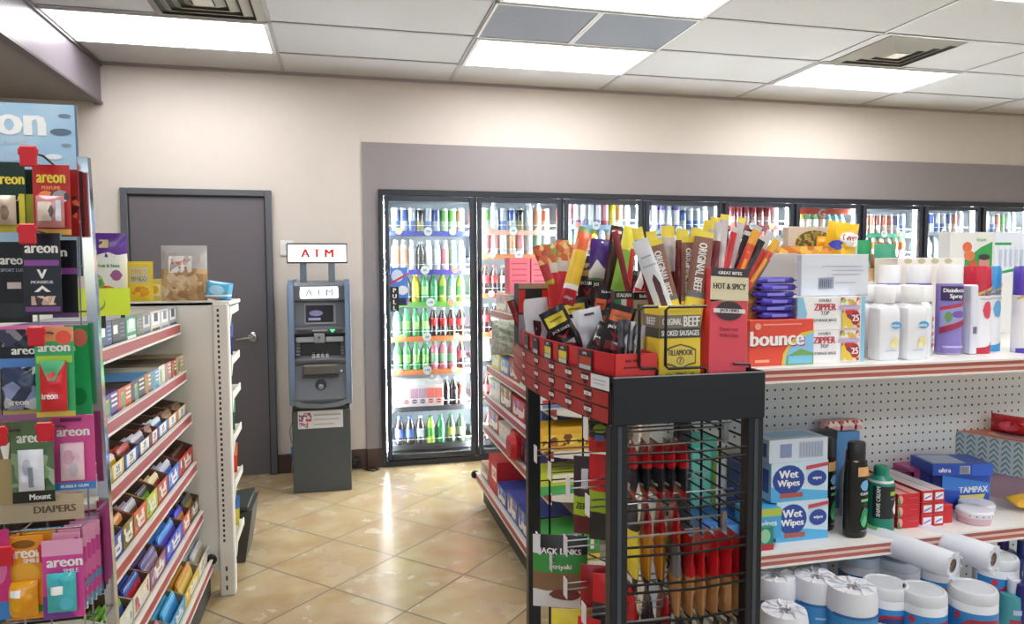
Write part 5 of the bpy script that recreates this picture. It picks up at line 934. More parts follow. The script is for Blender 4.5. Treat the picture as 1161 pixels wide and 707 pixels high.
for i, (bu, bv, tu, tv, X, w, hc, bd) in enumerate(((622, 392, 615, 336, 1.36, 26, '#c8b088', '#8a7a60'), (600, 390, 596, 345, 1.30, 20, '#d8d8e0', '#6a2a30'), (660, 398, 650, 338, 1.40, 30, '#e8d048', '#33343a'), (645, 410, 655, 362, 1.32, 24, '#d8dbe6', '#c9ccd8'), (700, 410, 694, 350, 1.38, 28, '#d8613a', '#2b2c31'), (715, 405, 722, 352, 1.40, 24, '#8a8a96', '#5a5a64'), (668, 412, 690, 368, 1.305, 22, '#3a3a40', '#2b2c31'), (626, 398, 636, 352, 1.33, 20, '#d8dbe6', '#3a3438'))):
    jb(bu, bv, tu, tv, X, w, hc, 'jerky bag wedged deep in the heap, %s counted from the board end' % ORD[i], body=bd, seed=200+i)
for i, (bu, tu, tv, w) in enumerate(((640, 640, 322, 22), (652, 656, 305, 22), (690, 690, 300, 22), (708, 712, 306, 22), (722, 726, 312, 20))):
    jb(bu, 380, tu, tv, 1.42+.012*i, w, '#b09058' if i % 2 else '#8a2a30', 'dark jerky bag in the row behind the heap, %s from the board end' % ORD[i], seed=230+i)
jb(664, 372, 668, 290, 1.43, 22, '#b09058', 'tall black bag with a gold top standing behind the heap', seed=14)
jb(680, 372, 681, 292, 1.45, 20, '#b09058', 'second tall black bag with a gold top, right of the first', seed=15)
jb(698, 365, 700, 300, 1.47, 26, '#8a8c94', 'grey-black peppered jerky bag standing behind the striped carton', body='#4c4e54', extra=[('t', 'PEPPERED', 0, .25, .1, mat('#d0d2d8', .4), .85), ('r', -.4, -.3, .4, 0, mat('#8a2a30', .4)), ('e', 0, .05, .2, .08, mat('#9a9ca4', .4))], seed=16)
# ---- bags hanging inside the rack
gh = 'jerky bags hanging inside the wire rack'
def hangb(u, vt, vb, w, Y, zones, lab, rot=-1.0, F=(), th=.022, seed=0, wm=None):
    T_ = atY(u, vt, Y); B_ = atY(u, vb, Y); h = T_.z-B_.z; rot += random.Random(seed).uniform(-.12, .12); M = Matrix.Translation((T_.x, T_.y, B_.z)) @ Matrix.Rotation(rot, 4, 'Z')
    o = bag('jerky_bag', w, h, th, zones, F=F, M=M, seed=seed, crink=.002, nx=8, nz=12, lens=True); tag(o, lab, 'jerky bag', gh); return o
RT_, BK_, TN, OR_ = mat('#c9242c', .3), mat('#2c2d33', .3), mat('#b98a5c', .35), mat('#d8963a', .35)
for k in range(5): hangb(717+13.5*k, 500, 562, .07, -4.19, [(0, .18, RT_), (.18, .6, BK_), (.6, 1, RT_)], 'red-topped black bag on the upper front hook, %s from the left' % ORD[k], -1.80+.03*k, F=[('r', -.4, -.25, .4, -.2, Wt)], seed=60+k)
for k in range(4): hangb(716+16*k, 566 if k else 560, 665, .078, -4.16, [(0, .2, BK_), (.2, .68, [YEL_, OR_, OR_, OR_][k]), (.68, 1, RT_ if k else BK_)], '%s bag in the middle row inside the rack, %s from the left' % (['yellow', 'amber', 'orange', 'dark orange'][k], ORD[k]), -1.78, F=[('r', -.3, -.42, .3, -.35, Wt)], seed=70+k)
for k in range(6): hangb(765+13.5*k, 603, 706, .075, -4.20, [(0, .2, BK_), (.2, .56, TN), (.56, .92, RT_ if k else GRY), (.92, 1, RT_)], '%s-topped tan bag on the lower front hook, %s from the left' % ('grey' if not k else 'red', ORD[k]), -1.78+.03*k, F=[('r', -.4, -.4, .4, -.36, Wt), ('t', '5', 0, .18, .12, mat('#2a1a1a', .4), .4)], seed=80+k)
for k in range(3): hangb(716+18*k, 668, 740, .08, -4.18, [(0, .6, BK_), (.6, 1, [REDJ, BK_, REDJ][k])], 'dark red bag at the bottom of the rack front, %s from the left' % ORD[k], -1.78, seed=90+k)
hangb(635, 606, 688, .125, -3.96, [(0, .28, WHT), (.28, .5, mat('#8a6a50', .3)), (.5, .72, mat('#3f9a4c', .3)), (.72, 1, mat('#2c2528', .3))], 'white, black and green teriyaki jerky bag hanging low on the aisle side', -.3, F=[('t', 'JACK LINKS', 0, .28, .1, Wt, .85), ('t', 'Teriyaki', 0, .08, .09, Wt, .7), ('r', -.5, .25, -.36, .5, WHT), ('e', .1, -.3, .3, .08, mat('#7a4040', .4))], seed=100)
hangb(666, 517, 605, .06, -4.04, [(0, .22, mat('#6a2a34', .3)), (.22, .52, mat('#a8c832', .3)), (.52, 1, mat('#3a3036', .3))], 'black bag with a lime band hanging on the aisle side of the rack', -.5, F=[('t', 'ZERO', -.1, -.12, .08, mat('#3a4a18', .4), .6), ('r', .2, .0, .5, .5, RT_), ('r', -.2, .1, .05, .35, mat('#d8d8e4', .4))], seed=101)
hangb(684, 515, 612, .06, -4.08, [(0, .3, BK_), (.3, .55, mat('#98b82c', .3)), (.55, 1, RT_)], 'red bag with a lime band behind the black and lime one', -.5, seed=102)
hangb(674, 640, 720, .06, -4.06, [(0, .4, OR_), (.4, 1, mat('#a01c26', .3))], 'deep red pointed bag hanging low near the front post, aisle side', -.5, seed=103)
hangb(688, 650, 725, .06, -4.10, [(0, .6, BK_), (.6, 1, RT_)], 'black and red bag hanging low right behind the front post', -.5, seed=104)
hangb(645, 690, 745, .08, -3.94, [(0, 1, YEL_)], 'yellow bag below the teriyaki bag at the bottom edge', -.4, F=[('e', 0, .1, .25, .12, mat('#8a7a2a', .4))], seed=105)
hangb(681, 478, 512, .05, -4.09, [(0, .5, RT_), (.5, 1, BK_)], 'red and dark bag right under the curved board near the post', -.6, F=[('e', 0, .3, .3, .14, mat('#b0c838', .4)), ('r', -.2, -.1, .2, .1, mat('#5a7ab8', .4))], seed=106)
hangb(668, 700, 760, .05, -4.1, [(0, 1, RT_)], 'small red bag at the bottom edge on the aisle side', -.6, seed=107)
# ================================================================== RIGHT HOUSEHOLD SHELVING
GXL, GXR, GYF, GYB = 1.625, 4.0, -4.0, -3.70
PEG = pegmat(0); SWR = mat('#e9e7e4', .4); COP = mat('#b8685c', .3); 
g3 = empty('gondola_shelving', (2.6, -3.7, 0)); gx, gyy = -2.6, 3.7
q = MB(); q.box(GXL+gx, GXR+gx, GYB+gyy, GYB+gyy+.02, .05, 1.255, PEG); q.obj('perforated_panel', g3)
q = MB(); q.box(GXL+gx-.01, GXL+gx+.03, GYB+gyy-.01, GYB+gyy+.05, 0, 1.25, SWR, b=.003); q.obj('upright', g3)
def gshelf(z, yf, yb=GYB):
    q = MB(); q.box(GXL+gx, GXR+gx, yf+gyy, yb+gyy, z-.02, z, SWR, b=.002); s = q.obj('shelf', g3)
    q = MB(); a, b = GXL+gx, GXR+gx; y = yf+gyy
    q.box(a, b, y-.006, y, z-.030, z-.002, COP); q.box(a, b, y-.009, y-.001, z-.003, z+.002, SWR); q.box(a, b, y-.009, y-.001, z-.034, z-.029, SWR); q.box(a, b, y-.0075, y-.006, z-.019, z-.013, mat('#e3c4bc', .3)); q.obj('price_rail', s); return s
gshelf(1.265, GYF, -3.25); gshelf(.82, GYF); gshelf(.53, -4.22); gshelf(.14, -4.22)
q = MB(); q.box(GXL+gx, GXR+gx, -4.2+gyy, GYB+gyy, .0, .12, SWR); q.obj('base', g3)
tag(g3, 'white perforated-back shelving with copper-red rails full of household goods', 'shelving')
TOP, MID, LOW = 1.2655, .8205, .5305
def put(l, r, b, t, z, name, col, F, lab, cat='box', d=.06, L=(), R=(), T=(), rz=0, grp=None, Y=None, zb=None):
    uc = (l+r)/2
    if Y is None: Y = atZ(uc, b, z).y
    A = atY(l, b, Y); B = atY(r, b, Y); zz = z if zb is None else zb; h = atY(uc, t, Y).z-zz
    o = carton(name, B.x-A.x, d, h, mat(col, .4) if isinstance(col, str) else col, F=F, L=L, R=R, T=T, loc=((A.x+B.x)/2, Y+d/2, zz), rz=rz); tag(o, lab, cat, grp); return o
W_ = Wt
# --- top shelf
bo = put(848, 922, 414, 362, TOP, 'dryer_sheet_box', '#e2503c', [('p', [(.0, -.5), (.5, -.5), (.5, .25), (.3, .2), (.12, .0), (.02, -.25)], mat('#e8c83c', .4)), ('p', [(.04, -.5), (.5, -.5), (.5, .2), (.32, .12), (.15, -.05), (.06, -.28)], mat('#8cc4ea', .4)), ('p', [(.06, -.5), (.5, -.5), (.5, -.25), (.3, -.15), (.08, -.3)], mat('#7aa85c', .4)), ('r', .1, -.47, .48, -.3, mat('#7cc4e4', .4)), ('t', 'bounce', -.07, .08, .34, mat('#a82a28', .4), .84), ('t', 'bounce', -.075, .095, .32, W_, .82), ('r', -.3, .38, .3, .41, mat('#f0a090', .4)), ('e', -.38, .36, .05, .07, mat('#f0a090', .4)), ('r', -.42, -.42, -.2, -.36, mat('#f4b090', .4))], 'orange dryer sheet box with white lettering and a blue landscape', 'box', d=.10, L=[('r', -.4, -.45, -.1, -.05, mat('#c8b8d8', .4)), ('r', -.35, .2, .3, .3, mat('#b83830', .4))], rz=.03)
LB = mat('#8cc8e8', .4)
for k in range(2):
    F = [('r', -.5, -.5, .5, .5, mat('#f1f1f3', .4)), ('p', [(-.5, -.5), (-.42, -.5), (-.36, 0), (-.42, .5), (-.5, .5)], LB), ('r', .44, -.5, .5, .5, LB), ('t', 'DOUBLE', -.1, .4, .08, mat('#8a8a92', .4), .2), ('t', 'ZIPPER', -.1, .2, .2, mat('#c0394a', .4), .32), ('t', 'TOP', -.1, .02, .12, mat('#8a8a92', .4), .12), ('t', 'STORAGE BAGS', -.1, -.2, .08, mat('#6a6a72', .4), .34), ('r', .13, .25, .42, .48, art(['#a8cc60', '#e8a850', '#c84858', '#f0e8e0'], 90)), ('r', .1, .12, .42, .22, mat('#cdb0dc', .4)), ('r', .15, -.45, .42, .1, art(['#c84040', '#e8c850', '#7a3a50', '#e8e0d8'], 70)), ('e', .35, -.15, .07, .22, mat('#a8283a', .4)), ('t', '25', .35, -.15, .2, W_, .1)]
    o = put(903, 979, 413, 374, TOP, 'zipper_bag_box', '#eef0f4', F, ['white zipper bag box with fruit picture, the lower of two, right of the orange box', 'white zipper bag box with fruit picture, stacked on its twin'][k], d=.13, Y=-3.945)
    o.location.x += .0; h = o.dimensions.z; o.location.z = TOP+k*(h+.0006)
    o.location.y += .0
zh = TOP+2*(h+.0006)
gw = 'chocolate wafer packs stacked on the dryer sheet box'
bh = TOP+bo.dimensions.z
A = atY(850, 360, -3.93); o = carton('wafer_carton', .055, .07, .105, mat('#c8782c', .45), F=[('r', -.4, .38-.17*k, .4, .46-.17*k, mat('#e0a040', .4)) for k in range(5)], loc=(atY(846, 360, -3.90).x, -3.885, bh+.0005)); tag(o, 'orange-brown wafer carton standing left of the purple packs', 'box')
for k in range(6):
    q = MB(); w = .112+.006*(k % 2); c = mat(['#4a3fb0', '#3f38a0', '#5548c0', '#4238a8', '#5a50c8', '#4840ac'][k], .25)
    q.box(-w/2+.006, w/2-.006, -.03, .03, .001, .016, c, b=.005); q.box(-w/2, w/2, -.026, .026, .007, .0095, c); q.deco(lambda a, b, e: (a, -.03-e, .0085+b), w, .012, [('r', -.2, -.3, .2, .3, mat('#8a80e0', .3)), ('r', .3, -.4, .4, .4, mat('#2a2468', .3))])
    p = atY(880, 355, -3.94); o = q.obj('wafer_pack', None, (p.x+.004*(-1)**k, -3.915, bh+.0006+.0172*k), .05*(-1)**k+.03); tag(o, 'glossy purple wafer pack, %s from the bottom of the stack' % ORD[k], 'wafer pack', gw)
put(843, 903, 350, 287, TOP, 'shipping_carton', '#bdb8b4', [('r', -.45, -.4, .45, .45, mat('#b9b4b0', .5))], 'grey-white carton behind the purple wafer packs', d=.09, Y=-3.83)
BCM = mat('#d5dae4', .45)
o = put(908, 984, 334, 288, TOP, 'flat_white_box', BCM, [('p', [(-.25, -.35), (-.02, -.33), (-.02, -.05), (-.25, -.07)], mat('#9aa2b4', .5)), ('r', -.05, .1, .42, .12, mat('#a8b0c0', .5)), ('r', -.05, .0, .38, .02, mat('#a8b0c0', .5)), ('r', -.2, .2, .4, .22, mat('#a8b0c0', .5)), ('r', 0, -.2, .3, -.18, mat('#a8b0c0', .5))]+[('r', -.23+.03*k, -.31, -.22+.03*k, -.1, mat('#50586a', .5)) for k in range(6)], 'white box with a barcode and fine print leaning above the zipper bag boxes', d=.02, Y=-3.90, zb=zh+.001)
o = put(893, 972, 300, 257, TOP, 'picture_card_box', '#c9c2b8', [('e', -.12, .36, .28, .11, art(['#8a8a48', '#5f6438', '#a8a860', '#7a4a30'], 90)), ('p', [(-.46, .22), (-.3, .25), (-.3, .35), (-.42, .3)], mat('#7a4a3c', .5))], 'box with a picture of a green plant standing behind the white barcode box', d=.03, Y=-3.62)
put(872, 955, 300, 279, TOP, 'snack_tray', '#e8a040', [('r', -.5, .1, .5, .5, art(['#e8a040', '#f0c050', '#d87830'], 50))], 'orange-yellow tray edge between the white boxes and the picture box', d=.08, Y=-3.72)
o = stick('chip_bag', 948, 310, 957, 252, -3.70, 40, [(0, 1, mat('#f0bc2c', .25))], [('e', .12, .18, .38, .14, W_), ('t', 'TWIST', .1, .2, .09, mat('#b03050', .4), .6), ('e', -.28, .05, .2, .09, mat('#3c48b8', .3))], .05, 'yellow chip bag with a white and blue emblem behind the white barcode box', 'chip bag', dy=-.01, face=(0, -1, 0), crink=.003, seal=.03); 
o = stick('chip_bag', 935, 310, 938, 268, -3.66, 26, [(0, 1, mat('#e8a828', .25))], (), .04, 'smaller orange-yellow bag tucked left of the yellow chip bag', 'chip bag', dy=0, face=(0, -1, 0), crink=.003)
# lotion bottles
def sqbottle(w, d, h, cap, body='#eceef4', F=(), R=(), capm='#f4f5f7'):
    q = MB(); n = 24; prof = [(.9, 0), (1, .01), (1, h*.60), (.96, h*.70), (.70, h*.76), (.5, h*.78)]
    vs = []; fs = []
    for s_, z in prof:
        for i in range(n):
            a = 2*PI*i/n; ca, sa = math.cos(a), math.sin(a); k = (abs(ca)**4+abs(sa)**4)**-.25; k = min(k, 1.22); vs.append((s_*w/2*ca*k/1.0, s_*d/2*sa*k, z))
    for k in range(len(prof)-1):
        for i in range(n): j = (i+1) % n; fs.append((k*n+i, k*n+j, (k+1)*n+j, (k+1)*n+i))
    fs.append(tuple(range(n))[::-1]); fs.append(tuple((len(prof)-1)*n+i for i in range(n))); q.add(vs, fs, mat(body, .3))
    q.lathe([(w*.34, h*.775), (w*.36, h*.80), (w*.36, h*.985), (w*.34, h)], mat(capm, .35), 20)
    q.deco(lambda a, b, e: (a, -d/2*1.0-.001-e, h*.35+b), w*.8, h*.5, F); return q
LF = [('e', .25, .25, .3, .1, mat('#58a8e0', .4)), ('t', 'lotion', .2, .25, .08, W_, .45), ('e', .2, -.2, .2, .13, mat('#f0e098', .4)), ('e', .1, -.3, .15, .08, mat('#f4ecc0', .4)), ('r', -.3, -.45, .3, -.42, mat('#b8c8d8', .4))]
lo = None; gl = 'white lotion bottles on the top shelf'
for i, (x, y, rz, n) in enumerate(((2.166, -3.925, 0, 'front left, beside the zipper bag boxes'), (2.245, -3.93, 0, 'front, second from the left'), (2.305, -3.90, .7, 'turned so its red-printed label shows'), (2.18, -3.84, 0, 'second row left'), (2.26, -3.845, 0, 'second row middle'), (2.335, -3.82, .3, 'second row right, next to the disinfectant can'), (2.20, -3.755, 0, 'third row, left'), (2.285, -3.76, 0, 'third row, right'))):
    q = sqbottle(.070, .05, .190, .1, F=LF if i != 2 else [('r', -.2, .3, .4, .42, mat('#d84858', .4)), ('r', -.2, .1, .3, .2, mat('#b8a8b8', .4)), ('r', -.2, -.1, .4, 0, mat('#d84858', .4)), ('r', -.2, -.42, .4, -.32, mat('#d84858', .4)), ('r', -.2, -.25, .3, -.18, mat('#a898b0', .4))]); o = q.obj('lotion_bottle', None, (x, y, TOP), rz); tag(o, 'white lotion bottle, %s' % n, 'lotion bottle', gl)
# disinfectant spray
def can(r, h, capz, capm, bands, F, name='spray_can', dome=True):
    q = MB(); prof = [(r*.94, 0, mat('#c0c0c8', .3, .8)), (r, .004)]+[(r, z*h, m) for z, m in bands]+[(r, capz*h), (r*.97, capz*h+.001, capm), (r*.97, h*.97, capm), (r*.88, h, capm), (r*.01, h, capm)]
    q.lathe(prof, bands[0][1], 32); q.deco(fC(r, h), 2*r, h, F, e0=.0007, sub=8); return q
LV = mat('#8f7fc8', .3)
DF = [('r', -.62, .10, .62, .26, mat('#3a2a5a', .4)), ('t', 'Disinfectant', 0, .215, .045, W_, 1.0), ('t', 'Spray', 0, .145, .06, W_, .65), ('p', [(-.62, .03), (.62, .10), (.62, .06), (-.62, -.01)], mat('#b83a50', .4)), ('p', [(-.62, -.2), (.62, -.08), (.62, .06), (-.62, -.01)], mat('#9fa0d0', .4)), ('e', -.3, -.08, .15, .06, mat('#6a9a60', .4)), ('e', .1, -.05, .3, .04, mat('#7a5ab0', .4)), ('p', [(-.62, -.2), (.62, -.08), (.62, -.14), (-.62, -.27)], mat('#a03048', .4)), ('r', -.5, -.42, .5, -.4, mat('#c8c0e8', .4))]
gd = 'lavender disinfectant spray cans on the top shelf'
for i, (x, y, n) in enumerate(((2.427, -3.865, 'front can with its label facing out'), (2.40, -3.785, 'just behind the front can'), (2.335, -3.745, 'middle of the row behind the lotion bottles'), (2.27, -3.69, 'white-capped, third behind the lotion bottles'), (2.20, -3.66, 'white-capped, furthest left behind the lotion bottles'))):
    o = can(.0325, .245, .785, mat('#eeeef2', .35), [(.05, LV)], DF).obj('disinfectant_can', None, (x, y, TOP), -.2); tag(o, 'lavender disinfectant spray can, %s' % n, 'spray can', gd)
gf = 'air freshener sprays at the right end of the top shelf'
def fspray(x, y, c, n, acc, w=.036):
    cm = mat(c, .3); F = [('p', [(-.7, .14), (.7, .32), (.7, .29), (-.7, .11)], mat('#d8b868', .3)), ('p', [(-.7, -.5), (.7, -.5), (.7, -.36), (.1, -.42), (-.7, -.45)], cm), ('e', .1, .0, .2, .1, mat(acc, .4)), ('t', 'Air', .1, .2, .06, mat('#8a90a0', .4), .4), ('r', -.2, .12, .4, .13, mat('#a8acb8', .4))]
    o = can(w, .240, .66, cm, [(.0, mat('#f0eff4', .3))], F).obj('air_freshener_can', None, (x, y, TOP), -.15); tag(o, n, 'spray can', gf)
fspray(2.522, -3.86, '#c4203c', 'red-capped white air freshener spray with a red flower', '#d84860')
fspray(2.60, -3.82, '#3f9ad8', 'blue-capped air freshener spray between the red and purple ones', '#6ab0e0')
fspray(2.662, -3.895, '#5a48b8', 'purple-capped air freshener spray cut by the right edge', '#7a6a90', .038)
fspray(2.56, -3.75, '#c4203c', 'second red-capped spray hidden behind the first', '#d84860')
q = MB(); q.box(-.011, .011, -.02, .02, 0, .19, mat('#dfe3ee', .3), b=.004); q.deco(fF(.022, .04, .19), .022, .19, [('r', -.3, -.2, .3, -.1, mat('#6a7080', .4))]); tag(q.obj('white_packet', None, (2.474, -3.885, TOP)), 'slim white packet squeezed between the lavender and the red can', 'packet')
put(1015, 1090, 400, 292, TOP, 'towel_pack', '#e6e2d8', [('r', -.5, .4, .5, .5, mat('#efece6', .5))]+[('e', -.35+.2*k, .46, .06, .03, mat('#c8c09a', .5)) for k in range(4)], 'cream paper pack standing behind the disinfectant cans', d=.10, Y=-3.60)
CGR = mat('#2f9a4c', .45)
def UPP(its, f=.42):
    g = lambda z: .5-(.5-z)*f; out = []
    for it in its:
        if it[0] == 'r': out.append(('r', it[1], g(it[2]), it[3], g(it[4]), it[5]))
        elif it[0] == 'e': out.append(('e', it[1], g(it[2]), it[3], it[4]*f, it[5]))
        elif it[0] == 'p': out.append(('p', [(p[0], g(p[1])) for p in it[1]], it[2]))
        else: out.append(it[:3]+(g(it[3]), it[4]*f)+it[5:])
    return out
put(1076, 1162, 310, 263, TOP, 'display_carton', '#dfe0e2', [('r', -.5, -.5, .5, .5, mat('#e0dfdc', .45))]+UPP([('r', -.5, -.5, -.499, -.499, mat('#e0dfdc', .45)), ('p', [(-.4, -.5), (.05, -.5), (.05, .28), (-.1, .15), (-.45, -.35)], CGR), ('r', .08, -.5, .5, .5, mat('#dfe6f2', .45)), ('r', .08, .2, .3, .26, CGR), ('p', [(.08, -.45), (.45, -.3), (.45, -.38), (.08, -.5)], CGR), ('e', -.28, .15, .06, .12, mat('#d8683c', .4)), ('e', -.25, -.05, .07, .12, mat('#d87848', .4)), ('e', -.2, -.28, .06, .12, mat('#c8583c', .4)), ('t', 'Organic', -.1, .32, .08, mat('#6ab060', .4), .2), ('e', -.06, -.22, .07, .16, mat('#c88a80', .4)), ('e', -.06, -.08, .075, .07, mat('#3a3438', .4))]+[('r', .14+.07*k, -.3, .17+.07*k, .1, mat('#c0c8d8', .4)) for k in range(5)]), 'green and white carton with orange carrots at the back of the top shelf', d=.05, Y=-3.42, zb=TOP)
# stock glimpsed behind, between the boxes and the lotion
cl = ['#1f9a5c', '#b84a2c', '#7a1f28', '#d8b890', '#3a9a78', '#c8303a']
for i, (u, v, w) in enumerate(((978, 268, 22), (990, 284, 30), (1004, 287, 24), (985, 300, 26), (1003, 272, 28), (1012, 296, 20))):
    o = stick('snack_packet', u, 373, u, v+4, -3.42+.04*(i % 3)-.02*i, w, [(0, .5, mat(cl[(i+2) % 6], .3)), (.5, 1, mat(cl[i], .3))], [('e', 0, .2, .3, .1, W_)], .03, '%s packet glimpsed between the white barcode box and the lotion' % ['green', 'orange-brown', 'maroon', 'sand', 'teal', 'red'][i], 'snack packet', 'packets behind the lotion bottles', dy=0, face=(0, -1, 0), crink=.002)
# --- middle shelf
WW = lambda: [('r', -.5, -.5, .5, .5, mat('#cfe4f2', .4)), ('p', [(-.5, -.5), (.5, -.5), (.5, -.3), (-.5, -.1)], mat('#58b4e4', .4)), ('e', -.2, .05, .28, .38, mat('#2c4a9c', .4)), ('t', 'Wet', -.2, .2, .2, W_, .4), ('t', 'Wipes', -.2, -.05, .22, W_, .45), ('e', .3, .05, .17, .2, mat('#2c4a9c', .4)), ('t', 'wipes', .3, .05, .1, W_, .26), ('r', -.35, -.4, .05, -.28, mat('#b05a50', .4)), ('p', [(.1, .28), (.5, .36), (.5, .45), (.1, .38)], mat('#c84858', .4))]
o1 = put(880, 938, 610, 567, MID, 'wet_wipes_box', '#a8d4ee', WW(), 'blue and white wet wipes box, bottom of the stack of three', d=.10, L=[('r', -.4, -.3, .4, .3, mat('#3a5aa8', .4))], Y=-3.95)
h1 = o1.dimensions.z
o2 = put(874, 938, 567, 523, MID, 'wet_wipes_box', '#a8d4ee', WW(), 'blue and white wet wipes box, middle of the stack of three', d=.10, L=[('r', -.4, -.3, .4, .3, mat('#3a5aa8', .4))], Y=-3.95, zb=MID+h1+.0006); h2 = o2.dimensions.z
o3 = put(872, 938, 523, 497, MID, 'wet_wipes_box', '#c2d2e4', [('r', -.5, -.5, .5, .5, mat('#d3dfec', .4)), ('r', -.32, -.3, -.12, .3, mat('#8a9ac0', .4)), ('r', 0, -.35, .42, .35, mat('#b9c4d6', .4))]+[('r', .02+.05*k, -.3, .035+.05*k, .3, mat('#98a4bc', .4)) for k in range(8)], 'wipes box lying on its face with a barcode, top of the stack of three', d=.10, T=[('r', -.4, -.3, .4, .3, mat('#88bce0', .4))], L=[('r', -.4, -.3, .4, .3, mat('#3a5aa8', .4))], Y=-3.95, zb=MID+h1+h2+.0012)
put(858, 877, 620, 597, MID, 'soap_box', '#1f8a78', [('e', 0, .1, .3, .3, mat('#9ad0a8', .4)), ('r', -.5, -.5, .5, -.25, mat('#b83038', .4))], 'small teal and red soap box in front of the wipes, bottom left', d=.05, Y=-3.985)
put(848, 886, 598, 577, MID, 'wipes_packet', '#4aa8dc', [('r', -.5, .25, .5, .5, mat('#b8c850', .4)), ('t', 'wipes', .1, 0, .25, W_, .5)], 'flat light blue wipes packet above the small teal soap box', d=.06, Y=-3.975, zb=MID+.0215)
put(795, 850, 640, 590, MID, 'wipes_carton', '#3a7ac8', [('r', -.4, -.3, .4, .3, mat('#6ab0e8', .4)), ('r', -.5, -.5, .5, -.35, mat('#b84038', .4))], 'blue carton on the middle shelf seen through the rack wires', d=.12, Y=-3.93)
put(778, 812, 560, 497, MID, 'toothpaste_carton', '#4ab8a8', [('r', -.3, -.4, .3, .4, mat('#7ad0c0', .4))], 'teal carton behind the rack wires', d=.08, Y=-3.82)
put(812, 838, 560, 520, MID, 'cotton_carton', '#e0dc5a', [('r', -.5, -.5, -.1, .5, mat('#dfe4ee', .4)), ('r', .3, -.3, .5, .4, mat('#c84858', .4))], 'yellow and white carton behind the rack wires, right of the teal one', d=.08, Y=-3.84)
put(838, 868, 560, 525, MID, 'wet_wipes_box', '#3a4a88', [('e', 0, 0, .35, .3, W_)], 'dark blue box half hidden by the rack post', d=.10, Y=-3.90)
def flask(w, d, h, body, capc, F, capr=.7, shoulder=.80, name='bottle'):
    q = MB(); n = 24; prof = [(.86, 0), (.98, .006), (1, h*.1), (1, h*.55), (.97, h*.7), (.9, h*shoulder), (capr, h*(shoulder+.015))]
    vs = []; fs = []
    for s_, z in prof:
        for i in range(n): a = 2*PI*i/n; vs.append((s_*w/2*math.cos(a), s_*d/2*math.sin(a), z))
    for k in range(len(prof)-1):
        for i in range(n): j = (i+1) % n; fs.append((k*n+i, k*n+j, (k+1)*n+j, (k+1)*n+i))
    fs.append(tuple(range(n))[::-1]); q.add(vs, fs, mat(body, .25)); m = Matrix.Diagonal((1, d/w, 1, 1))
    q.lathe([(w/2*capr, h*(shoulder+.01)), (w/2*(capr+.05), h*(shoulder+.03)), (w/2*(capr+.03), h*.985), (w/2*capr*.9, h), (.0005, h)], mat(capc, .35), 24, m)
    q.deco(lambda a, b, e: (w/2*math.sin(a/(w/2)), -d/2*math.cos(a/(w/2))-e, h*.4+b), w, h*.7, F, e0=.0012, sub=6); return q
SHF = [('r', -.15, .36, .5, .5, mat('#e0b070', .4)), ('e', .2, .22, .25, .08, mat('#7ab0e0', .4)), ('t', 'CLEAN', .2, .1, .04, W_, .5), ('r', .0, -.02, .45, .02, mat('#6fc870', .4)), ('p', [(-.05, -.3), (.1, -.1), (.45, -.15), (.4, -.3), (.1, -.4)], mat('#2f8a58', .4)), ('p', [(.0, -.35), (.2, -.2), (.35, -.32), (.15, -.42)], mat('#58c078', .4)), ('r', 0, -.46, .35, -.45, mat('#a8a8a8', .4))]
o = flask(.063, .042, .243, '#17181a', '#1d1e21', SHF, .72).obj('shampoo_bottle', None, (2.068, -3.955, MID), -.05); tag(o, 'black shampoo bottle with green leaf label, in front', 'shampoo bottle')
o = flask(.063, .042, .243, '#17181a', '#1d1e21', SHF, .72).obj('shampoo_bottle', None, (2.022, -3.895, MID), .2); tag(o, 'black shampoo bottle standing behind the front one, beside the wipes', 'shampoo bottle')
put(905, 947, 600, 489, MID, 'dark_pouch', '#2c3b52', [('r', -.5, .4, .5, .5, mat('#1a222e', .4))], 'dark pouch standing behind the wipes boxes', d=.03, Y=-3.82)
CD = art(['#c8202c', '#e8b0a8', '#f0e0d8', '#b01a24'], 80)
put(930, 972, 600, 490, MID, 'candy_box', '#5a98d0', [('r', -.5, .3, .5, .5, mat('#5a98d0', .4))], 'light blue box with red wrapped sweets on top, at the peg panel', d=.05, Y=-3.765)
zt_ = MID+C.objects[-1].dimensions.z+.001
for k in range(5): o = carton('wrapped_sweet', .022, .03, .028, CD, loc=(atY(938+8*k, 480, -3.74).x, -3.74, zt_+.0005), rz=.2*(-1)**k); tag(o, 'red and white wrapped sweet on the light blue box, %s from the left' % ORD[k], 'sweet', 'wrapped sweets on the light blue box')
TLc = mat('#1a8a72', .3)
SCF = [('r', -.6, -.28, .6, .22, mat('#1e2424', .4)), ('t', 'SHAVE CREAM', -.38, -.02, .14, W_, .46, PI/2), ('r', .05, .08, .6, .14, mat('#8fc838', .4)), ('e', .35, -.14, .18, .08, W_), ('p', [(.25, -.1), (.35, .02), (.45, -.1)], W_), ('r', .05, .02, .5, .03, mat('#a0a8a8', .4))]
def shave():
    q = MB(); r = .033; h = .168
    q.lathe([(r*.94, 0), (r, .005), (r, h*.72), (r*.93, h*.76, mat('#dfe6ea', .3)), (r*.9, h*.8, TLc), (r*.55, h*.86, TLc), (r*.55, h*.97, TLc), (r*.45, h, TLc), (.0005, h)], TLc, 24); q.deco(fC(r, h), 2*r, h, SCF, e0=.0007, sub=8); return q
tag(shave().obj('shave_cream_can', None, (2.165, -3.93, MID), -.1), 'teal and black shave cream can with vertical white lettering', 'shave cream can')
q = MB(); q.lathe([(.026, 0), (.028, .01), (.028, .12), (.02, .14, mat('#e4e6ea', .3)), (.016, .15, REDJ), (.014, .185, REDJ), (.0005, .187)], mat('#e6e4ea', .3), 20); tag(q.obj('deodorant_can', None, (2.155, -3.83, MID)), 'white can with a red cap just behind the shave cream can', 'spray can')
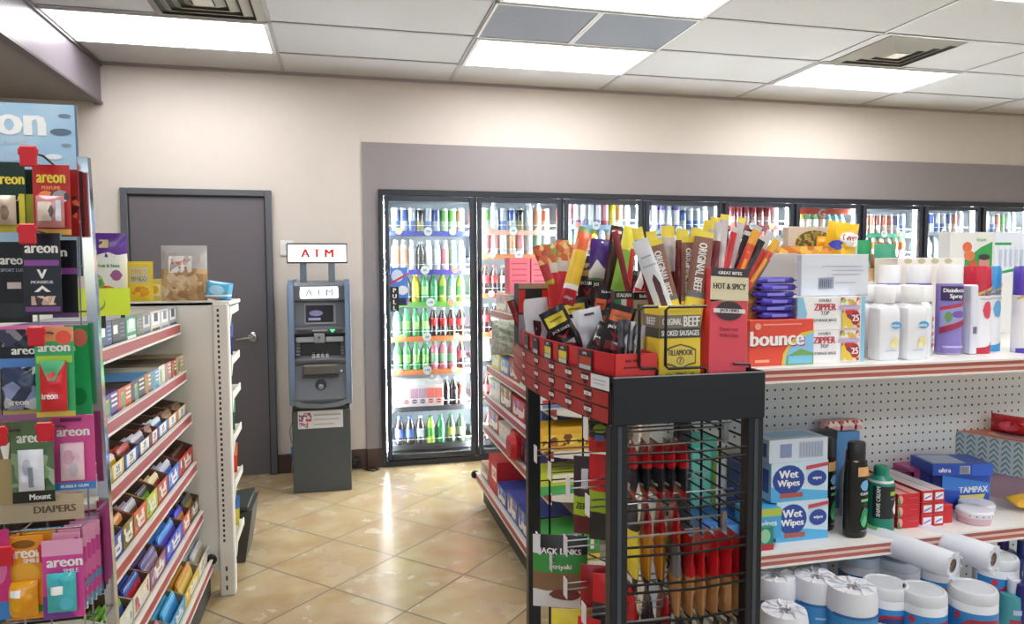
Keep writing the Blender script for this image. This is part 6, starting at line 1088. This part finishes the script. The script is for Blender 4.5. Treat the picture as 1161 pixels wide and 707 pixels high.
gt = 'red toothpaste cartons on the middle shelf'
for k in range(3):
    q = MB(); w, d, h = .066, .20, .030; carton_m = mat('#cf2530', .35)
    o = carton('toothpaste_carton', w, d, h, carton_m, F=[('e', -.4, 0, .12, .4, mat('#e8a890', .4)), ('p', [(-.5, -.5), (-.35, -.5), (-.5, .5)], mat('#3a8a58', .4)), ('r', .0, .1, .4, .16, mat('#e06068', .4))], T=[('r', -.5, -.5, .5, .5, mat('#e8b0a8', .4)), ('r', -.1, -.5, .1, .5, mat('#d84a50', .4))], loc=(2.245, -3.845, MID+k*.0306), rz=-.04); tag(o, 'plain-ended red toothpaste carton in the left stack, %s from the bottom' % ORD[k], 'toothpaste box', gt)
for k in range(3):
    for j in range(2):
        o = carton('toothpaste_carton', .034, .21, .032, mat('#d02832', .35), F=[('r', -.35, -.3, .38, .3, W_), ('p', [(-.3, -.1), (.3, .15), (.3, .0), (-.3, -.25)], mat('#8a80c8', .4))], T=[('r', -.5, -.5, .5, .5, mat('#dcd4da', .4))], loc=(2.297+.036*j, -3.845, MID+k*.0326), rz=-.03); tag(o, 'white-logo red toothpaste carton, %s row from the bottom, %s column' % (ORD[k], ['left', 'right'][j]), 'toothpaste box', gt)
o = carton('toothpaste_carton', .03, .16, .05, mat('#d02832', .35), loc=(2.372, -3.86, MID), rz=-.03); tag(o, 'single red carton standing right of the toothpaste stacks', 'toothpaste box', gt)
put(1032, 1062, 560, 530, MID, 'pink_packet', '#d86aa8', [('r', -.4, -.1, .4, .1, mat('#f0b0d0', .4))], 'pink packet behind the toothpaste stacks', d=.07, Y=-3.77)
put(1018, 1036, 560, 535, MID, 'purple_packet', '#6a2a50', [], 'dark purple packet between shave cream and pink packet', d=.05, Y=-3.77)
TP = mat('#2a55c0', .35)
ot = put(1070, 1121, 570, 537, MID, 'tampon_box', TP, [('p', [(-.5, .5), (.5, .2), (.5, -.1), (-.5, .1)], mat('#3f8ae0', .4)), ('t', 'TAMPAX', .15, .05, .17, W_, .6), ('p', [(-.15, -.1), (.4, -.1), (.3, -.42), (-.05, -.42)], mat('#ecd860', .4)), ('r', -.05, -.28, .3, -.22, mat('#8a8a50', .4))], 'deep blue tampon box standing upright', d=.09, L=[('r', -.45, -.4, 0, .4, mat('#4a7ad0', .4)), ('r', .1, -.4, .45, .4, mat('#4a7ad0', .4))], Y=-3.86, rz=-.06)
zt_ = MID+ot.dimensions.z+.001
A = atY(1095, 530, -3.86); o = carton('tampon_box', .17, .11, .032, TP, F=[('r', -.05, -.35, .12, .35, mat('#d8dce8', .4)), ('r', .15, -.5, .5, .5, mat('#3a6ad8', .4)), ('t', 'ultra', -.3, 0, .4, W_, .2)]+[('r', -.04+.02*k, -.3, -.03+.02*k, .3, mat('#5a5a6a', .4)) for k in range(7)], T=[('r', -.45, -.4, .1, .4, mat('#b8c8e0', .4))], loc=(A.x-.012, -3.82, zt_), rz=-.22); tag(o, 'flat blue box lying on top of the tampon box', 'box')
TS = NB('leaf_print'); fa = TS.math('SUBTRACT', TS.math('FRACT', TS.math('MULTIPLY', TS.sep.outputs[0], 32)), .5); zz = TS.math('ADD', TS.math('MULTIPLY', TS.sep.outputs[2], 60), TS.math('MULTIPLY', TS.math('ABSOLUTE', fa), 2.2))
TS.col(TS.mix(TS.math('MULTIPLY', TS.math('LESS_THAN', TS.math('FRACT', zz), .42), TS.math('LESS_THAN', TS.math('ABSOLUTE', fa), .38)), rgb('#cfd8da'), rgb('#6a9aa4')))
TA, TB = atZ(1084, 489, 1.0), atZ(1166, 503, 1.0); d_ = TB-TA; d_.z = 0; ln = d_.length; rzt = math.atan2(d_.y, d_.x); nv = Vector((-d_.y, d_.x, 0)).normalized()
tc_ = TA+d_*(.12/ln)+nv*.062
pk = carton('tissue_box', .235, .115, .075, mat('#d8b4c0', .45), loc=(tc_.x+.01, tc_.y+.01, MID), rz=rzt); tag(pk, 'pale pink tissue box under the leaf-patterned one', 'tissue box')
ts = MB(); ts.box(-.12, .12, -.06, .06, 0, .105, mat('#d8dcdc', .45), b=.002); ts.box(-.1195, .1195, -.0606, -.0596, .002, .103, TS.m); ts.deco(fT(.24, .12, .105), .24, .12, [('r', -.5, -.5, .5, .5, mat('#d88a70', .45)), ('e', .05, 0, .28, .3, mat('#e8c8c0', .4)), ('e', .05, 0, .2, .2, mat('#b8a0a8', .4))])
o = ts.obj('tissue_box', None, (tc_.x, tc_.y, MID+.0756), rzt); tag(o, 'tissue box with a grey-green leaf pattern and orange top', 'tissue box')
o = bag('wipes_pouch', .12, .055, .06, [(0, 1, mat('#c8202e', .2))], F=[('e', 0, 0, .25, .25, mat('#e05060', .2))], loc=(tc_.x+.03, tc_.y+.015, MID+.0756+.1056), rz=rzt, seed=33, crink=.003); tag(o, 'glossy red wipes pouch lying on the leaf-patterned tissue box', 'pouch')
q = MB(); 
for i, (x, y, n) in enumerate(((2.45, -3.945, 'front left'), (2.505, -3.90, 'back right'))):
    q = MB(); q.lathe([(.038, 0, mat('#e8c4d0', .35)), (.040, .003, mat('#e8c4d0', .35)), (.040, .018, mat('#e6e6ee', .35)), (.044, .019, mat('#eaeaf0', .35)), (.044, .032, mat('#eaeaf0', .35)), (.041, .035), (.0005, .035)], mat('#e6e6ee', .35), 28)
    for k in range(8): a = -2.6+.35*k; q.deco(lambda u, v, e: ((.044+e)*math.cos(a+u/.044), (.044+e)*math.sin(a+u/.044), .025+v), .004, .004, [('e', 0, 0, .5, .5, mat('#a85a98', .4))])
    tag(q.obj('round_tub', None, (x, y, MID)), 'round white and pink tub by the shelf edge, %s of the two' % n, 'tub', 'round tubs near the tampon box')
o = bag('small_pouch', .09, .05, .03, [(0, .5, mat('#e0a82c', .3)), (.5, 1, mat('#e8b838', .3))], F=[('r', .1, -.2, .4, .2, mat('#4a3a6a', .4))], M=Matrix.Translation((2.665, -3.93, MID+.018)) @ Matrix.Rotation(-1.25, 4, 'X'), seed=34); tag(o, 'flat golden pouch lying at the right edge of the middle shelf', 'pouch')
# --- lower shelf: paper rolls, canisters
def roll(r, h, lab, two=True, top='#d9dbe4', band='#3f8ec8', txt='NO. 1'):
    q = MB(); Wp = mat('#e3e4ea', .5, noise=.05); Bd = mat(band, .35); n = 24
    q.lathe([(r*.9, 0), (r, .008), (r, h*.12), (r, h*.3), (r, h*.3, Bd), (r*1.01, h*.5, Bd), (r*1.01, h*.76, Wp), (r, h*.9), (r*.93, h*.985), (r*.5, h*.99), (r*.28, h*.97, mat('#b8b4b8', .6)), (r*.24, h*.9, mat('#a8a4a8', .6)), (.0005, h*.9)], Wp, n)
    for k in range(9):   # gathered wrapper on top
        a = 2*PI*k/9+.3; q.tube([(r*.9*math.cos(a), r*.9*math.sin(a), h*.985), (r*.6*math.cos(a+.2), r*.6*math.sin(a+.2), h*1.005), (r*.3*math.cos(a+.1), r*.3*math.sin(a+.1), h*.99)], .0028, mat('#dfe1ea', .25), 5)
    q.deco(fC(r, h), 2*r, h, [('r', -.7, .24, .7, .27, mat('#2a6aa8', .4)), ('t', txt, 0, -.26, .06, mat('#4a5a78', .4), .8), ('r', -.35, .12, .3, .14, mat('#a8d0ec', .4)), ('r', -.35, .04, .35, .06, mat('#a8d0ec', .4))], e0=.0012, sub=6); return q
gp = 'wrapped toilet rolls on the lower shelf'
for i, (u, v, Y, r, n, tx, hh) in enumerate(((966, 655, -4.09, .056, 'third from the rack, labelled in dark letters', 'NOUVEX', .235), (924, 662, -4.02, .052, 'second, with a lettered white band', 'BATH', .235), (889, 674, -4.12, .052, 'nearest, cut by the bottom edge', 'SOFT', .215), (878, 655, -3.98, .052, 'furthest left, behind the cut one', 'SOFT', .23), (915, 650, -3.9, .050, 'at the back beside the perforated panel', 'BATH', .215))):
    p = atY(u, v, Y); o = roll(r, hh, n, txt=tx).obj('toilet_roll', None, (p.x, Y, LOW), .1*i); tag(o, 'wrapped blue-banded toilet roll pack, %s' % n, 'toilet roll', gp)
CBm = mat('#2f8ad0', .35)
def canister():
    q = MB(); r = .052; h = .225; Wc = mat('#e6e8ee', .3)
    q.lathe([(r*.95, 0), (r, .005), (r, h*.84), (r*.97, h*.855, Wc), (r*1.0, h*.865, mat('#d5d8de', .3)), (r*1.0, h*.94, mat('#d5d8de', .3)), (r*.94, h*.97, mat('#d5d8de', .3)), (r*.86, h*.975, mat('#c8ccd3', .3)), (r*.8, h*.965, mat('#c8ccd3', .3)), (.0005, h*.965)], Wc, 32)
    q.deco(fC(r, h), 2*r, h, [('r', -.95, -.28, .95, .27, CBm), ('p', [(-.95, -.28), (-.95, -.05), (-.5, -.2), (-.2, -.28)], mat('#5ab0e8', .35)), ('p', [(-.58, .09), (-.3, .21), (.3, .21), (.58, .09), (.3, -.04), (-.3, -.04)], mat('#b02838', .35)), ('p', [(-.5, .09), (-.26, .18), (.26, .18), (.5, .09), (.26, -.01), (-.26, -.01)], mat('#27407e', .35)), ('t', 'CLOROX', 0, .085, .075, W_, .82), ('e', -.55, .22, .08, .04, mat('#c83040', .4)), ('r', -.4, -.38, .4, -.36, mat('#8aa0b8', .4))], e0=.0008, sub=8); return q
gc = 'disinfecting wipes canisters on the lower shelf'
cm0 = None
for i, (u, v, Y, rz, n) in enumerate(((1004, 660, -4.07, .15, 'leftmost, right of the lettered toilet roll'), (1046, 668, -4.12, .3, 'middle of the front three'), (1103, 672, -4.14, .05, 'rightmost front one under the paper towel ends'), (1018, 635, -3.95, .1, 'behind the leftmost, beside the perforated panel'), (1062, 640, -3.98, .1, 'in the second row under the paper towels'), (1128, 660, -4.0, .6, 'behind the rightmost, its blue side showing'), (975, 638, -3.9, 0, 'at the back left of the canisters'))):
    p = atY(u, v, Y)
    if cm0 is None: o = canister().obj('wipes_canister'); cm0 = o
    else: o = cm0.copy(); C.objects.link(o)
    o.location = (p.x, Y, LOW); o.rotation_euler = (0, 0, rz-.35); tag(o, 'white wipes canister with a blue label, %s' % n, 'wipes canister', gc)
for i, (u, v, n) in enumerate(((1081, 641, 'front left roll'), (1127, 634, 'rear right roll'))):
    Y = -4.12+.02*i; p = atY(u, v, Y); r = .032 if i == 0 else .034; q = MB(); Wp = mat('#e0e3ee', .5, noise=.04)
    q.lathe([(r*.98, 0, Wp), (r, .006), (r, .27), (r*.95, .278), (.018, .278, mat('#b8a890', .6)), (.018, .2)], Wp, 28, cap=False); q.lathe([(.0165, .004, mat('#b09a80', .6)), (.0165, .05)], mat('#b09a80', .6), 16, cap=False); q.lathe([(r*.98, 0), (.017, .001)], mat('#d3d6e2', .6), 28, cap=False); q.lathe([(.016, .03), (.0005, .03)], mat('#6a5c50', .7), 16, cap=False)
    for k in range(8): a = k*PI/4; q.tube([(r*1.0*math.cos(a), r*math.sin(a), .004), (r*1.02*math.cos(a+.3), r*1.02*math.sin(a+.3), -.006), (r*.8*math.cos(a+.2), r*.8*math.sin(a+.2), -.004)], .0016, mat('#eef0f6', .2), 4)
    q.deco(lambda a, b, e: ((r+e)*math.sin(a/r), (r+e)*math.cos(a/r), .12+b), .06, .2, [('r', -.5, -.5, -.4, .5, mat('#5a78c8', .4)), ('r', .0, .3, .3, .45, mat('#58a868', .4))], e0=.001, sub=4)
    M = lean((p.x, Y, p.z), (p.x-.10, Y+.26, p.z+.012), (0, 0, -1)); o = q.obj('paper_towel_roll', None, M=M); tag(o, 'wrapped paper towel roll lying with its end towards the aisle, %s' % n, 'paper towel', 'paper towel rolls on the canisters')
for i, (u, v, Y, c, n) in enumerate(((1138, 606, -3.86, '#3a2f6a', 'dark violet'), (1160, 612, -3.9, '#2c3a78', 'navy'), (1150, 655, -4.06, '#4a9aa0', 'clear teal'), (1168, 640, -4.08, '#34357a', 'dark indigo'))):
    p = atY(u, v, Y); h = min(.255, p.z-LOW+.0); q = flask(.07, .06, h, c, '#d8dce4' if i == 2 else c, [('r', -.5, -.1, .5, .1, mat('#a83048' if i in (0, 2) else '#8a9ad0', .4)), ('r', -.4, .2, .4, .3, mat('#b8c0e0', .4)), ('r', -.4, -.4, .4, -.2, mat('#98a0d0', .4))], .4, .78)
    tag(q.obj('cleaner_bottle', None, (p.x, Y, LOW)), '%s cleaner bottle at the right end of the lower shelf' % n, 'bottle', 'cleaner bottles on the lower shelf')
